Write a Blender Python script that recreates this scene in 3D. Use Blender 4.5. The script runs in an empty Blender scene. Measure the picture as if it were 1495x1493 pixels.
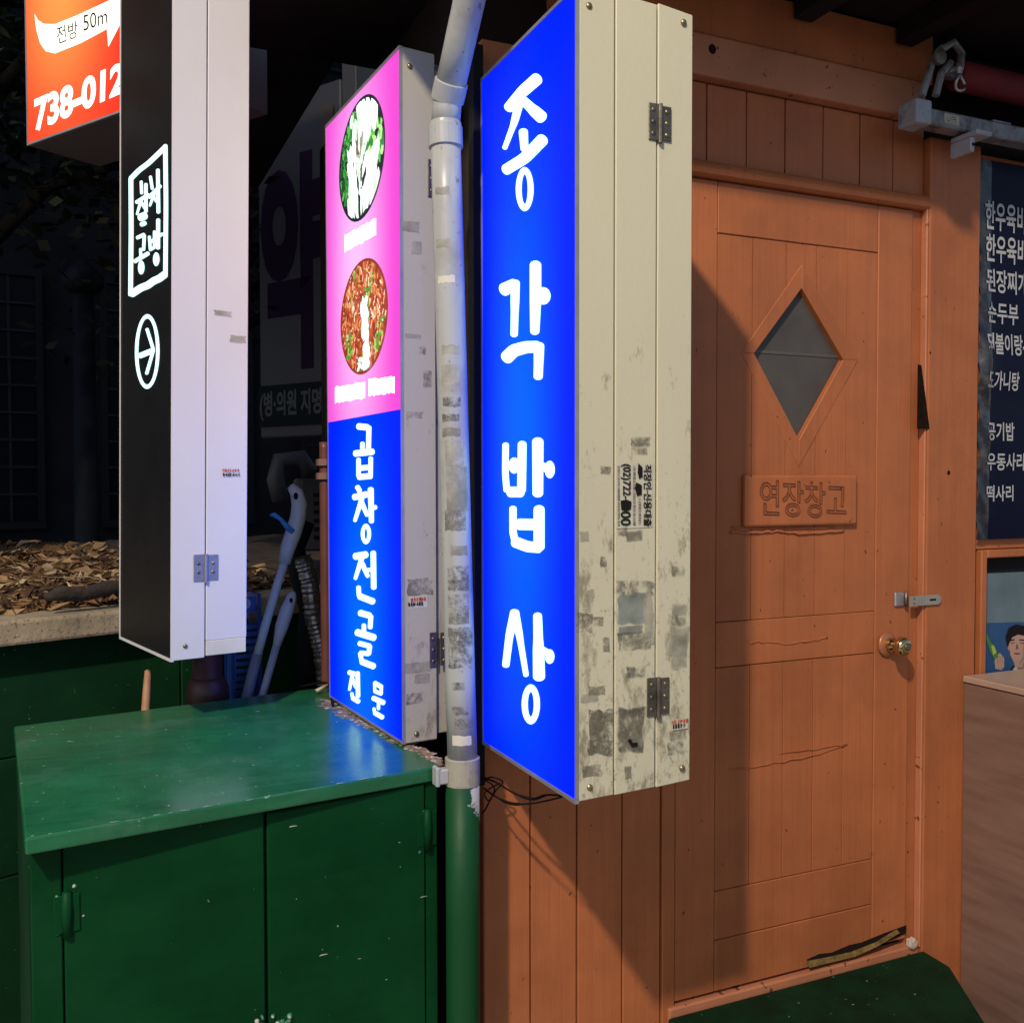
import bpy, bmesh, math, random
import numpy as np
from mathutils import Vector
random.seed(7)
sc = bpy.context.scene
COL = sc.collection

# ---------------------------------------------------------------- camera, sky, light, exposure
FPX, YAW, PIT, ROL = 1420.07, 0.418787, -0.0306043, -0.0015259
_f = np.array([math.sin(YAW)*math.cos(PIT), math.cos(YAW)*math.cos(PIT), math.sin(PIT)])
_r = np.array([math.cos(YAW), -math.sin(YAW), 0.0])
_u = np.cross(_r, _f)
_c, _s = math.cos(ROL), math.sin(ROL)
_r, _u = _c*_r+_s*_u, -_s*_r+_c*_u
CAM = np.array([0.0, 0.0, 1.55])
cd = bpy.data.cameras.new('camera'); cam = bpy.data.objects.new('camera', cd); COL.objects.link(cam)
from mathutils import Matrix
cam.matrix_world = Matrix(((_r[0], _u[0], -_f[0], CAM[0]), (_r[1], _u[1], -_f[1], CAM[1]), (_r[2], _u[2], -_f[2], CAM[2]), (0, 0, 0, 1)))
cd.sensor_width = 36; cd.lens = 36*FPX/1495; cd.clip_start = 0.02; cd.clip_end = 400
sc.camera = cam

w = bpy.data.worlds.new("World"); sc.world = w; w.use_nodes = True
nt = w.node_tree; bg = nt.nodes['Background']
sky = nt.nodes.new('ShaderNodeTexSky'); sky.sky_type = 'NISHITA'; sky.sun_disc = False
sky.sun_elevation = math.radians(40.0); sky.sun_rotation = math.radians(234)
nt.links.new(sky.outputs[0], bg.inputs[0]); bg.inputs[1].default_value = 0.088

# the street lamp across the pavement is the one lamp that throws the hard shadows
LAMP = np.array([-2.65, -1.89, 6.18])
ld = bpy.data.lights.new('street_light', 'SPOT'); lamp = bpy.data.objects.new('street_light', ld)
LAMP_POWER = 1900
ld.energy = LAMP_POWER; ld.color = (1.0, 0.86, 0.66); ld.shadow_soft_size = 0.12
ld.spot_size = math.radians(84); ld.spot_blend = 1.0
COL.objects.link(lamp); lamp.location = LAMP
lamp.rotation_euler = (Vector((1.0, 1.9, 0.4))-Vector(LAMP)).to_track_quat('-Z', 'Y').to_euler()

sc.view_settings.view_transform = 'Standard'; sc.view_settings.look = 'None'
sc.view_settings.exposure = 0.0; sc.view_settings.gamma = 1.0
sc.view_settings.use_curve_mapping = False
sc.render.engine = 'CYCLES'
sc.cycles.use_denoising = True
sc.cycles.max_bounces = 6
sc.cycles.sample_clamp_indirect = 4.0

# ---------------------------------------------------------------- measuring helpers
def ray(px, py): return _f+(px-747.5)/FPX*_r-(py-746.5)/FPX*_u
def onP(px, py, n, d):
    v = ray(px, py); n = np.array(n, float); return CAM+v*((d-n@CAM)/(n@v))
def onY(px, py, y): return onP(px, py, (0, 1, 0), y)
def onX(px, py, x): return onP(px, py, (1, 0, 0), x)
def onZ(px, py, z): return onP(px, py, (0, 0, 1), z)
def at(px, py, t): return CAM+ray(px, py)*t

class Frame:
    def __init__(s, o, e1, e2):
        s.o = np.array(o, float); s.e1 = np.array(e1, float); s.e1 /= np.linalg.norm(s.e1)
        s.e2 = np.array(e2, float); s.e2 /= np.linalg.norm(s.e2); s.e3 = np.cross(s.e1, s.e2)
    def pt(s, u, v, w=0.0): return s.o+u*s.e1+v*s.e2+w*s.e3
    def px(s, px, py, w=0.0):
        p = onP(px, py, s.e3, s.e3@(s.o+w*s.e3))-s.o
        return (float(p@s.e1), float(p@s.e2))
GZ = -.15      # level of the pavement
WORLD = Frame((0, 0, 0), (1, 0, 0), (0, 1, 0))

# ---------------------------------------------------------------- mesh builder
class MB:
    def __init__(s): s.v = []; s.f = []; s.m = []; s.uv = {}
    def add(s, vs, fs, mi=0):
        b = len(s.v); s.v += [tuple(map(float, p)) for p in vs]
        for f in fs: s.f.append([b+i for i in f]); s.m.append(mi)
        return s
    def box(s, fr, u0, u1, v0, v1, w0, w1, mi=0):
        c = [fr.pt(u, v, ww) for ww in (w0, w1) for v in (v0, v1) for u in (u0, u1)]
        return s.add(c, [(0, 2, 3, 1), (4, 5, 7, 6), (0, 1, 5, 4), (2, 6, 7, 3), (0, 4, 6, 2), (1, 3, 7, 5)], mi)
    def prism(s, fr, poly, w0, w1, mi=0):
        a = sum(poly[i][0]*poly[(i+1) % len(poly)][1]-poly[(i+1) % len(poly)][0]*poly[i][1] for i in range(len(poly)))
        if a < 0: poly = poly[::-1]
        n = len(poly)
        vs = [fr.pt(u, v, w0) for u, v in poly]+[fr.pt(u, v, w1) for u, v in poly]
        fs = [tuple(range(n-1, -1, -1)), tuple(range(n, 2*n))]+[(i, (i+1) % n, n+(i+1) % n, n+i) for i in range(n)]
        return s.add(vs, fs, mi)
    def flat(s, fr, poly, w, mi=0):
        a = sum(poly[i][0]*poly[(i+1) % len(poly)][1]-poly[(i+1) % len(poly)][0]*poly[i][1] for i in range(len(poly)))
        if a < 0: poly = poly[::-1]
        return s.add([fr.pt(u, v, w) for u, v in poly], [tuple(range(len(poly)))], mi)
    def tube(s, pts, rad, n=10, caps=True, mi=0):
        pts = [np.array(p, float) for p in pts]
        if not hasattr(rad, '__len__'): rad = [rad]*len(pts)
        ref = None; b = len(s.v); rings = []
        for i, p in enumerate(pts):
            t = pts[min(i+1, len(pts)-1)]-pts[max(i-1, 0)]; t = t/(np.linalg.norm(t)+1e-12)
            if ref is None: ref = np.array((0, 0, 1.0)) if abs(t[2]) < .9 else np.array((1.0, 0, 0))
            a = np.cross(t, ref); a /= np.linalg.norm(a); bb = np.cross(a, t); ref = bb
            rings.append([p+rad[i]*(math.cos(2*math.pi*k/n)*a+math.sin(2*math.pi*k/n)*bb) for k in range(n)])
        vs = [q for rg in rings for q in rg]; fs = []
        for i in range(len(pts)-1):
            for k in range(n):
                fs.append((i*n+k, i*n+(k+1) % n, (i+1)*n+(k+1) % n, (i+1)*n+k))
        if caps: fs.append(tuple(range(n-1, -1, -1))); fs.append(tuple((len(pts)-1)*n+k for k in range(n)))
        return s.add(vs, fs, mi)
    def ribbon(s, fr, pts, wid, w, mi=0, caps=True):
        """flat brush stroke with mitred joins and round ends"""
        P = [np.array(p, float) for p in pts]; n = len(P)
        if not hasattr(wid, '__len__'): wid = [wid]*n
        L = []; R = []
        for i in range(n):
            d0 = P[i]-P[i-1] if i > 0 else P[1]-P[0]
            d1 = P[i+1]-P[i] if i < n-1 else P[i]-P[i-1]
            d0 = d0/np.linalg.norm(d0); d1 = d1/np.linalg.norm(d1)
            n0 = np.array((-d0[1], d0[0])); n1 = np.array((-d1[1], d1[0])); m = n0+n1; m = m/(np.linalg.norm(m)+1e-9)
            k = wid[i]/2/max(.55, float(m@n0)); L.append(P[i]+m*k); R.append(P[i]-m*k)
        vs = [fr.pt(*q, w) for q in R]+[fr.pt(*q, w) for q in L]
        s.add(vs, [(i, i+1, n+i+1, n+i) for i in range(n-1)], mi)
        if caps:
            for e, o in ((0, 1), (n-1, n-2)):
                d = P[e]-P[o]; d = d/np.linalg.norm(d); nn = np.array((-d[1], d[0])); r = wid[e]/2
                arc = [P[e]+r*(math.cos(a)*nn+math.sin(a)*d*.8) for a in np.linspace(0, math.pi, 9)]
                s.flat(fr, [tuple(q) for q in arc], w, mi)
        return s
    def ring(s, fr, c, ru, rv, wid, w, n=36, mi=0, tilt=0.0):
        vs = []
        for k in range(n):
            a = 2*math.pi*k/n; ca, sa = math.cos(a), math.sin(a)
            for q in (-.5, .5):
                x, y = (ru+q*wid)*ca, (rv+q*wid)*sa
                vs.append(fr.pt(c[0]+x*math.cos(tilt)-y*math.sin(tilt), c[1]+x*math.sin(tilt)+y*math.cos(tilt), w))
        return s.add(vs, [(2*k, 2*k+1, (2*k+3) % (2*n), (2*k+2) % (2*n)) for k in range(n)], mi)
    def disc(s, fr, c, ru, rv, w, n=24, mi=0):
        return s.flat(fr, [(c[0]+ru*math.cos(2*math.pi*k/n), c[1]+rv*math.sin(2*math.pi*k/n)) for k in range(n)], w, mi)
    def lathe(s, o, ax, prof, n=20, mi=0):
        """prof: (distance along axis, radius)"""
        o = np.array(o, float); ax = np.array(ax, float); ax /= np.linalg.norm(ax)
        ref = np.array((0, 0, 1.0)) if abs(ax[2]) < .9 else np.array((1.0, 0, 0))
        a = np.cross(ax, ref); a /= np.linalg.norm(a); b = np.cross(ax, a); m = len(prof)
        vs = [o+d*ax+max(r, 1e-5)*(math.cos(2*math.pi*k/n)*a+math.sin(2*math.pi*k/n)*b) for d, r in prof for k in range(n)]
        fs = [(i*n+k, i*n+(k+1) % n, (i+1)*n+(k+1) % n, (i+1)*n+k) for i in range(m-1) for k in range(n)]
        fs.append(tuple(range(n-1, -1, -1))); fs.append(tuple((m-1)*n+k for k in range(n)))
        return s.add(vs, fs, mi)
    def build(s, name, mats, parent=None, smooth=False, bevel=0.0, uv=None, seg=1):
        me = bpy.data.meshes.new(name); off = np.zeros(3); q = parent
        while q is not None: off = off+np.array(q.location); q = q.parent
        bm = bmesh.new(); vl = [bm.verts.new(Vector(p)-Vector(off)) for p in s.v]
        for f, mi in zip(s.f, s.m):
            try: fc = bm.faces.new([vl[i] for i in f]); fc.material_index = mi; fc.smooth = smooth
            except ValueError: pass
        if uv is not None:
            lay = bm.loops.layers.uv.new('UVMap')
            for fc in bm.faces:
                for lp in fc.loops:
                    p = np.array(lp.vert.co)+off-uv.o
                    lp[lay].uv = (float(p@uv.e1), float(p@uv.e2))
        if bevel > 0:
            bmesh.ops.recalc_face_normals(bm, faces=bm.faces)
            ed = [e for e in bm.edges if len(e.link_faces) == 2 and e.calc_face_angle(0) > .6]
            bmesh.ops.bevel(bm, geom=ed, offset=bevel, segments=seg, affect='EDGES', profile=.5, clamp_overlap=True)
        bm.to_mesh(me); bm.free()
        o = bpy.data.objects.new(name, me); COL.objects.link(o)
        for m in (mats if isinstance(mats, (list, tuple)) else [mats]): me.materials.append(m)
        if parent is not None: o.parent = parent
        return o

def tag(o, label, cat, group=None):
    o['label'] = label; o['category'] = cat
    if group: o['group'] = group
    return o
def thing(name, label, cat, loc, group=None):
    o = bpy.data.objects.new(name, None); o.empty_display_size = .1; COL.objects.link(o); o.location = tuple(map(float, loc))
    return tag(o, label, cat, group)
def struct(name, mb, m, **k):
    o = mb.build(name, m, None, **k); o['kind'] = 'structure'; return o

# ---------------------------------------------------------------- text (built-in font only)
_tc = {}
def text_geo(body, fat=0.0, outline=0.0):
    key = (body, fat, outline)
    if key in _tc: return _tc[key]
    cu = bpy.data.curves.new('text', 'FONT'); cu.body = body; cu.offset = fat; cu.resolution_u = 4
    if outline: cu.fill_mode = 'NONE'; cu.bevel_depth = outline; cu.bevel_resolution = 1
    o = bpy.data.objects.new('text', cu); COL.objects.link(o)
    dg = bpy.context.evaluated_depsgraph_get(); dg.update()
    me = bpy.data.meshes.new_from_object(o.evaluated_get(dg))
    V = np.array([v.co[:] for v in me.vertices]).reshape(-1, 3); Fc = [tuple(p.vertices) for p in me.polygons]
    COL.objects.unlink(o); bpy.data.objects.remove(o); bpy.data.curves.remove(cu); bpy.data.meshes.remove(me)
    if len(V):
        lo, hi = V.min(0), V.max(0); V = (V-lo)/np.maximum(hi-lo, 1e-6)
        V[:, 2] = V[:, 2] if outline else 0
    _tc[key] = (V, Fc); return _tc[key]
def put_text(mb, body, quad, fat=0.0, mi=0, outline=0.0, depth=0.0, nrm=None):
    """quad: world points of the text box, lower-left, lower-right, upper-right, upper-left"""
    V, Fc = text_geo(body, fat, outline); q = [np.array(p, float) for p in quad]
    P = [(1-x)*(1-y)*q[0]+x*(1-y)*q[1]+x*y*q[2]+(1-x)*y*q[3]+(0 if not outline else (z-.5)*depth*np.array(nrm)) for x, y, z in V]
    mb.add(P, Fc, mi)
def px_quad(fr, pts, w): return [fr.pt(*fr.px(x, y, w), w) for x, y in pts]

# ---------------------------------------------------------------- materials
def _new(name):
    m = bpy.data.materials.new(name); m.use_nodes = True; n = m.node_tree
    return m, n, n.nodes['Principled BSDF'], n.links
def _noise(n, scale, detail=4, rough=.55, vec=None, stretch=None):
    tx = n.nodes.new('ShaderNodeTexNoise'); tx.inputs['Scale'].default_value = scale
    tx.inputs['Detail'].default_value = detail; tx.inputs['Roughness'].default_value = rough
    tc = n.nodes.new('ShaderNodeTexCoord'); mp = n.nodes.new('ShaderNodeMapping')
    if stretch: mp.inputs['Scale'].default_value = stretch
    n.links.new(tc.outputs['Object'], mp.inputs[0]); n.links.new(mp.outputs[0], tx.inputs[0])
    return tx
def _ramp(n, src, stops):
    r = n.nodes.new('ShaderNodeValToRGB'); e = r.color_ramp.elements
    while len(e) < len(stops): e.new(.5)
    for i, (p, c) in enumerate(stops): e[i].position = p; e[i].color = (*c, 1) if len(c) == 3 else c
    n.links.new(src, r.inputs[0]); return r
def _mix(n, fac, a, b, mode='MIX'):
    x = n.nodes.new('ShaderNodeMix'); x.data_type = 'RGBA'; x.blend_type = mode
    for s, v in ((x.inputs[0], fac), (x.inputs[6], a), (x.inputs[7], b)):
        if hasattr(v, 'is_linked'): n.links.new(v, s)
        elif isinstance(v, tuple): s.default_value = (*v, 1)
        else: s.default_value = v
    return x.outputs[2]
def paint(name, c, rough=.45, var=.12, scale=3.0, bump=.15, bscale=60, specks=None, streak=None, metal=0.0, chips=None, spec=.5, vary=0.0, drag=None, cloud=None):
    """painted surface: slow tone drift, brush streaks, small dark specks, worn chips"""
    m, n, b, l = _new(name)
    t = _noise(n, scale, 5, .6)
    d = tuple(x*(1-var) for x in c); h = tuple(min(1, x*(1+var)) for x in c)
    col = _ramp(n, t.outputs[0], [(.3, d), (.7, h)]).outputs[0]
    if streak:
        s2 = _noise(n, 1.0, 3, .6, stretch=streak[0]); k = _ramp(n, s2.outputs[0], [(.45, (0, 0, 0)), (.72, (1, 1, 1))])
        mm = n.nodes.new('ShaderNodeMath'); mm.operation = 'MULTIPLY'; mm.inputs[1].default_value = streak[2]; l.new(k.outputs[0], mm.inputs[0])
        col = _mix(n, mm.outputs[0], col, streak[1])
    if specks:
        s3 = _noise(n, specks[0], 2, .5); k = _ramp(n, s3.outputs[0], [(specks[1], (0, 0, 0)), (specks[1]+.02, (1, 1, 1))])
        col = _mix(n, k.outputs[0], col, specks[2])
    if chips:
        s4 = _noise(n, chips[0], 6, .7); k = _ramp(n, s4.outputs[0], [(chips[1], (0, 0, 0)), (chips[1]+.015, (1, 1, 1))])
        col = _mix(n, k.outputs[0], col, chips[2])
    if cloud:       # soft patches of a second colour
        s5 = _noise(n, cloud[0], 5, .62); k = _ramp(n, s5.outputs[0], [(cloud[1], (0, 0, 0)), (cloud[1]+.16, (cloud[3],)*3)]); col = _mix(n, k.outputs[0], col, cloud[2])
    if vary:        # every board its own tone
        oi = n.nodes.new('ShaderNodeObjectInfo'); mv = n.nodes.new('ShaderNodeMapRange'); mv.inputs[3].default_value = 1-vary; mv.inputs[4].default_value = 1+vary
        l.new(oi.outputs['Random'], mv.inputs[0]); hs_ = n.nodes.new('ShaderNodeHueSaturation'); l.new(mv.outputs[0], hs_.inputs['Value']); l.new(col, hs_.inputs['Color']); col = hs_.outputs[0]
    l.new(col, b.inputs['Base Color'])
    rr = n.nodes.new('ShaderNodeMapRange'); rr.inputs[3].default_value = max(.03, rough-.1); rr.inputs[4].default_value = min(1, rough+.12)
    l.new(t.outputs[0], rr.inputs[0]); l.new(rr.outputs[0], b.inputs['Roughness'])
    b.inputs['Metallic'].default_value = metal; b.inputs['Specular IOR Level'].default_value = spec
    if bump:
        bt = _noise(n, 1.0 if drag else bscale, 4, .6, stretch=drag); bp = n.nodes.new('ShaderNodeBump'); bp.inputs['Strength'].default_value = bump
        bp.inputs['Distance'].default_value = .004; l.new(bt.outputs[0], bp.inputs['Height']); l.new(bp.outputs[0], b.inputs['Normal'])
    return m
def plain(name, c, rough=.5, metal=0.0, spec=None):
    m, n, b, l = _new(name); b.inputs['Base Color'].default_value = (*c, 1); b.inputs['Roughness'].default_value = rough
    b.inputs['Metallic'].default_value = metal; b.inputs['Specular IOR Level'].default_value = spec if spec is not None else (.08 if max(c) < .06 else .35); return m
def glow(name, c, s=1.0, rough=.3):
    m, n, b, l = _new(name); b.inputs['Base Color'].default_value = (*[min(.8, x*.6) for x in c], 1); b.inputs['Roughness'].default_value = rough
    b.inputs['Emission Color'].default_value = (*c, 1); b.inputs['Emission Strength'].default_value = s; return m
def backlit(name, edge, core, u0, u1, v0, v1, strength=1.0, centre=.5, spread=.5, base=(.0, .002, .01), rough=.45):
    """lit sheet, the glow of a tube behind it painted into the emission colour; UV in metres on the sheet"""
    m, n, b, l = _new(name)
    uv = n.nodes.new('ShaderNodeUVMap'); sp = n.nodes.new('ShaderNodeSeparateXYZ'); l.new(uv.outputs[0], sp.inputs[0])
    def tri(out, a, c, e, p):
        mr = n.nodes.new('ShaderNodeMapRange'); mr.inputs[1].default_value = a; mr.inputs[2].default_value = c; l.new(out, mr.inputs[0])
        s1 = n.nodes.new('ShaderNodeMath'); s1.operation = 'SUBTRACT'; s1.inputs[1].default_value = e; l.new(mr.outputs[0], s1.inputs[0])
        ab = n.nodes.new('ShaderNodeMath'); ab.operation = 'ABSOLUTE'; l.new(s1.outputs[0], ab.inputs[0])
        m2 = n.nodes.new('ShaderNodeMapRange'); m2.interpolation_type = 'SMOOTHSTEP'; m2.inputs[1].default_value = 0; m2.inputs[2].default_value = p
        m2.inputs[3].default_value = 1; m2.inputs[4].default_value = 0; l.new(ab.outputs[0], m2.inputs[0]); return m2.outputs[0]
    a = tri(sp.outputs[0], u0, u1, centre, spread); c = tri(sp.outputs[1], v0, v1, .45, .62)
    mu = n.nodes.new('ShaderNodeMath'); mu.operation = 'MULTIPLY'; l.new(a, mu.inputs[0]); l.new(c, mu.inputs[1])
    col = _mix(n, mu.outputs[0], edge, core)  # tube glow painted in: bright core fading to the edge colour
    l.new(col, b.inputs['Emission Color']); b.inputs['Emission Strength'].default_value = strength
    b.inputs['Base Color'].default_value = (*base, 1); b.inputs['Roughness'].default_value = rough; b.inputs['Specular IOR Level'].default_value = .05
    return m
def board(name, c, grime, amount=1.0, ztop=1.5, rough=.5):
    """painted sign board: grime gathers on its lower half and in smears"""
    m, n, b, l = _new(name)
    t = _noise(n, 2.2, 5, .6, stretch=(1, 1, .35)); col = _ramp(n, t.outputs[0], [(.3, tuple(x*.9 for x in c)), (.7, c)]).outputs[0]
    tc = n.nodes.new('ShaderNodeTexCoord'); sp = n.nodes.new('ShaderNodeSeparateXYZ'); l.new(tc.outputs['Object'], sp.inputs[0])
    zr = n.nodes.new('ShaderNodeMapRange'); zr.inputs[1].default_value = 0; zr.inputs[2].default_value = ztop*.75
    zr.inputs[3].default_value = .11*amount; zr.inputs[4].default_value = -.06; l.new(sp.outputs[2], zr.inputs[0])
    for sc_, st, th in ((26, (1, 1, .45), .60), (75, (1, 1, .7), .64), (11, (1.6, 1.6, .22), .66)):
        g = _noise(n, sc_, 6, .72, stretch=st); ad = n.nodes.new('ShaderNodeMath'); ad.operation = 'ADD'
        l.new(g.outputs[0], ad.inputs[0]); l.new(zr.outputs[0], ad.inputs[1])
        k = _ramp(n, ad.outputs[0], [(th, (0, 0, 0)), (th+.12, (.75, .75, .75))]); col = _mix(n, k.outputs[0], col, grime)
    l.new(col, b.inputs['Base Color']); b.inputs['Roughness'].default_value = rough
    bt = _noise(n, 90, 3, .6); bp = n.nodes.new('ShaderNodeBump'); bp.inputs['Strength'].default_value = .12; bp.inputs['Distance'].default_value = .003
    l.new(bt.outputs[0], bp.inputs['Height']); l.new(bp.outputs[0], b.inputs['Normal'])
    return m
def residue(name, c, cover=.5, scale=70):
    """torn remains of a sticker: ragged coverage"""
    m, n, b, l = _new(name); tf = _noise(n, scale*1.6, 6, .8); tg = _noise(n, scale*.42, 4, .6); t2 = _noise(n, 22, 4, .6)
    ma = n.nodes.new('ShaderNodeMath'); ma.operation = 'MULTIPLY_ADD'; ma.inputs[1].default_value = .55; l.new(tf.outputs[0], ma.inputs[0]); mb_ = n.nodes.new('ShaderNodeMath'); mb_.operation = 'MULTIPLY'; mb_.inputs[1].default_value = .45; l.new(tg.outputs[0], mb_.inputs[0]); l.new(mb_.outputs[0], ma.inputs[2]); t = ma
    col = _ramp(n, t2.outputs[0], [(.35, tuple(x*.6 for x in c)), (.7, tuple(min(1, x*1.35) for x in c))]); l.new(col.outputs[0], b.inputs['Base Color'])
    k = _ramp(n, t.outputs[0], [(1-cover-.04, (0, 0, 0)), (1-cover+.10, (.62, .62, .62))]); l.new(k.outputs[0], b.inputs['Alpha'])
    b.inputs['Roughness'].default_value = .7; return m
M = {}
M['wall'] = paint('terracotta_paint', (.45, .143, .054), .40, .12, 4.5,   .22, 45, specks=(55, .725, (.10, .035, .02)), streak=((60, 60, 1.6), (.35, .100, .038), .35), spec=.35, vary=.06, drag=(140, 140, 5), chips=(17, .745, (.25, .10, .055)), cloud=(3.2, .50, (.34, .105, .042), .55))
M['wallpale'] = paint('terracotta_pale', (.50, .19, .10), .45, .15, 5, .2, 40, specks=(40, .68, (.16, .06, .03)))  # pinkish sill; on lower beam and reveal the paler tone paints in light
M['back'] = plain('dark_gap', (.02, .012, .01), .8)
M['cream'] = board('cream_board', (.64, .60, .45), (.20, .17, .11), 1.0, 1.5)
M['cream2'] = board('ivory_board', (.49, .46, .36), (.22, .17, .14), .55, 1.6)
M['white'] = paint('white_sheet', (.72, .70, .72), .4, .05, 2, .05, 80)
M['edge'] = paint('aluminium_edge', (.42, .41, .42), .4, .15, 12, .1, 80, metal=.6)
M['hinge'] = paint('tarnished_steel', (.20, .17, .14), .42, .3, 30, .2, 150, metal=.85)
M['hingenew'] = paint('grey_steel', (.42, .41, .44), .38, .2, 30, .1, 150, metal=.7)
M['screw'] = paint('brass_screw', (.36, .30, .17), .35, .3, 60, .1, 200, metal=.9)
M['green'] = paint('green_gloss_paint', (.002, .044, .012),   .45, .25, 5, .2, 28, spec=.09, streak=((3, 30, 30), (.006, .056, .018), .3), cloud=(4.5, .55, (.009, .055, .024), .5), specks=(90, .77, (.25, .35, .28)))  # darker green than the top; the front's grazing light is in the colour
M['greentop'] = paint('green_lit_worn_top', (.012, .13, .050), .24, .3, 6, .06, 40, streak=((5, 50, 50), (.03, .18, .085), .45), cloud=(5.5, .54, (.055, .19, .11), .7), specks=(60, .73, (.22, .33, .28)), spec=.6)  # real scuffs, plus the top's brighter lighting put into a lighter green
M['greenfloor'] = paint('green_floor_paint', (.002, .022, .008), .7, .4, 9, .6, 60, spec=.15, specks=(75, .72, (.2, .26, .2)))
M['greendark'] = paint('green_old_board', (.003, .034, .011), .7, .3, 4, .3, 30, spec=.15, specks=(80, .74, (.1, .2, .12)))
M['pvc'] = paint('grey_pvc', (.40, .41, .41), .35, .08, 4, .06, 60, specks=(60, .7, (.2, .19, .17)), streak=((30, 30, 2), (.30, .28, .25), .5), cloud=(9, .52, (.27, .25, .21), .55))
M['black'] = paint('black_sheet', (.010, .010, .011), .45, .2, 3, .05, 80, spec=.25)
M['dark'] = plain('dark_plastic', (.012, .012, .014), .5)
M['wire'] = plain('black_cable', (.012, .01, .01), .5)
M['residue_g'] = residue('sticker_remains_grey', (.20, .18, .14), .55, 60)
M['residue_d'] = residue('sticker_remains_dark', (.10, .09, .08), .52, 85)
M['residue_l'] = residue('sticker_remains_pale', (.42, .40, .33), .6, 50)
M['residue_b'] = residue('sticker_remains_bluegrey', (.24, .29, .29), .7, 55)
M['ink'] = plain('black_ink', (.015, .014, .013), .6)
M['inkgrey'] = plain('faded_ink', (.13, .12, .11), .7)
M['red_ink'] = plain('red_ink', (.55, .06, .04), .6)
M['paper'] = paint('sticker_paper', (.60, .57, .46), .6, .08, 20, 0)
M['lit_white'] = glow('lit_white_letter', (.56, 1.0, 1.0), 1.5)

# ---------------------------------------------------------------- ground and step
mb = MB(); mb.add([(-60, -60, GZ), (60, -60, GZ), (60, 60, GZ), (-60, 60, GZ)], [(0, 1, 2, 3)])
struct('ground', mb, paint('pale_paving', (.38, .345, .31), .8, .25, 1.5, .4, 40))
mb = MB(); mb.prism(WORLD, [(1.335, 1.15), (1.335, 2.044), (2.205, 2.044), (2.200, 1.945), (1.80, 1.30), (1.70, 1.15)], GZ, .200)
struct('entrance_step', mb, M['greenfloor'], bevel=.008, seg=2)

# ---------------------------------------------------------------- shop wall
D = 2.06
WF = Frame((0, D, 0), (1, 0, 0), (0, 0, 1))
wall = thing('shop_wall', 'terracotta painted plank wall with door posts and beam behind the tall blue sign', 'wall', (1.5, D, 0))
G = .0021
def part(name, mat, parent, *boxes, fr=None, bevel=.0018, **k):
    mb = MB()
    for b in boxes: mb.box(fr or WF, *b)
    return mb.build(name, mat, parent, bevel=bevel, **k)
part('backing', M['back'], wall, (.846, 3.2, GZ, 2.79, -.20, -.035), bevel=0)
part('side_board', paint('dark_side_board', (.03, .022, .02), .8, .3, 4, .3, 30, spec=.1), wall, (.842, .846, GZ, 2.79, -1.6, -.035), bevel=0)
for a, b in ((.842, .964), (.964, 1.088), (1.088, 1.214), (1.214, 1.326)):
    part('plank', M['wall'], wall, (a+G, b-G, GZ, 2.549, -.03, random.uniform(-.001, .001)))
part('door_post', M['wall'], wall, (1.326+G, 1.367-G, GZ, 2.349, -.03, .004))
tj = [1.326, 1.457, 1.58, 1.704, 1.831, 1.959, 2.079, 2.195]
for i in range(7):
    part('plank', M['wall'], wall, (tj[i]+G, tj[i+1]-G, 2.354, 2.549, -.03, random.uniform(-.003, -.001)))
mb = MB(); prof = [(-.03, 2.3115), (.012, 2.3115), (.021, 2.318), (.024, 2.330), (.020, 2.343), (.010, 2.3525), (-.03, 2.3525)]
LF = Frame((1.3675, D, 0), (0, -1, 0), (0, 0, 1))
mb.prism(LF, prof, -.828, 0.0)
mb.build('lintel', M['wall'], wall, bevel=.001)
part('beam', M['wallpale'], wall, (1.02, 2.165, 2.5525, 2.655, -.03, .03), bevel=.006, seg=2)  # the pale sheen along this beam is put into its paint
part('beam', M['wall'], wall, (1.02, 2.2, 2.6565, 2.79, -.03, .022), bevel=.003)
part('jamb', M['wall'], wall, (2.153+G, 2.195, .19, 2.3115, -.03, -.006))
part('post', M['wall'], wall, (2.196, 2.392, GZ, 2.515, -.03, .02), bevel=.004, seg=2)
part('lit_reveal', M['wallpale'], wall, (2.1885, 2.1955, .21, 2.349, -.006, .016), bevel=.002)  # left face of the post; the light it catches is painted paler
part('wall_panel', M['wall'], wall, (2.394, 3.2, 1.348, 2.50, -.03, 0))
part('wall_panel', M['wall'], wall, (2.394, 3.2, GZ, .55, -.03, 0))
part('sill', M['wallpale'], wall, (1.345, 2.19, .17, .217, -.03, .013), bevel=.004, seg=2)
for (px, py, r) in ((1385, 690, .006), (1040, 72, .011), (1358, 515, .003)):
    w0 = .0305 if py < 100 else .0205
    u, v = WF.px(px, py, w0); mb = MB(); mb.disc(WF, (u, v), r, r*1.1, w0+.0004); mb.build('knot_hole', M['back'], wall)
# dark wedge on the post face, coloured as the shade inside a notch
mb = MB(); mb.prism(WF, [WF.px(x, y, .0206) for x, y in ((1341, 532), (1345, 533), (1357, 626), (1340, 626))], .0175, .0212)
mb.build('notch', paint('notch_shade', (.016, .009, .006), .9, .4, 40, .5, 90, spec=.05), wall)
mb = MB()
u, v = WF.px(1334, 1376, .02); mb.prism(WF, [(u-.017, v-.012), (u-.004, v-.019), (u+.012, v-.013), (u+.018, v+.002), (u+.010, v+.006), (u+.004, v+.016), (u-.006, v+.008), (u-.015, v+.014)], .004, .0235)
mb.build('plaster_chip', paint('plaster', (.55, .45, .36), .8, .2, 40, .5, 60), wall, bevel=.004)
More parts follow.
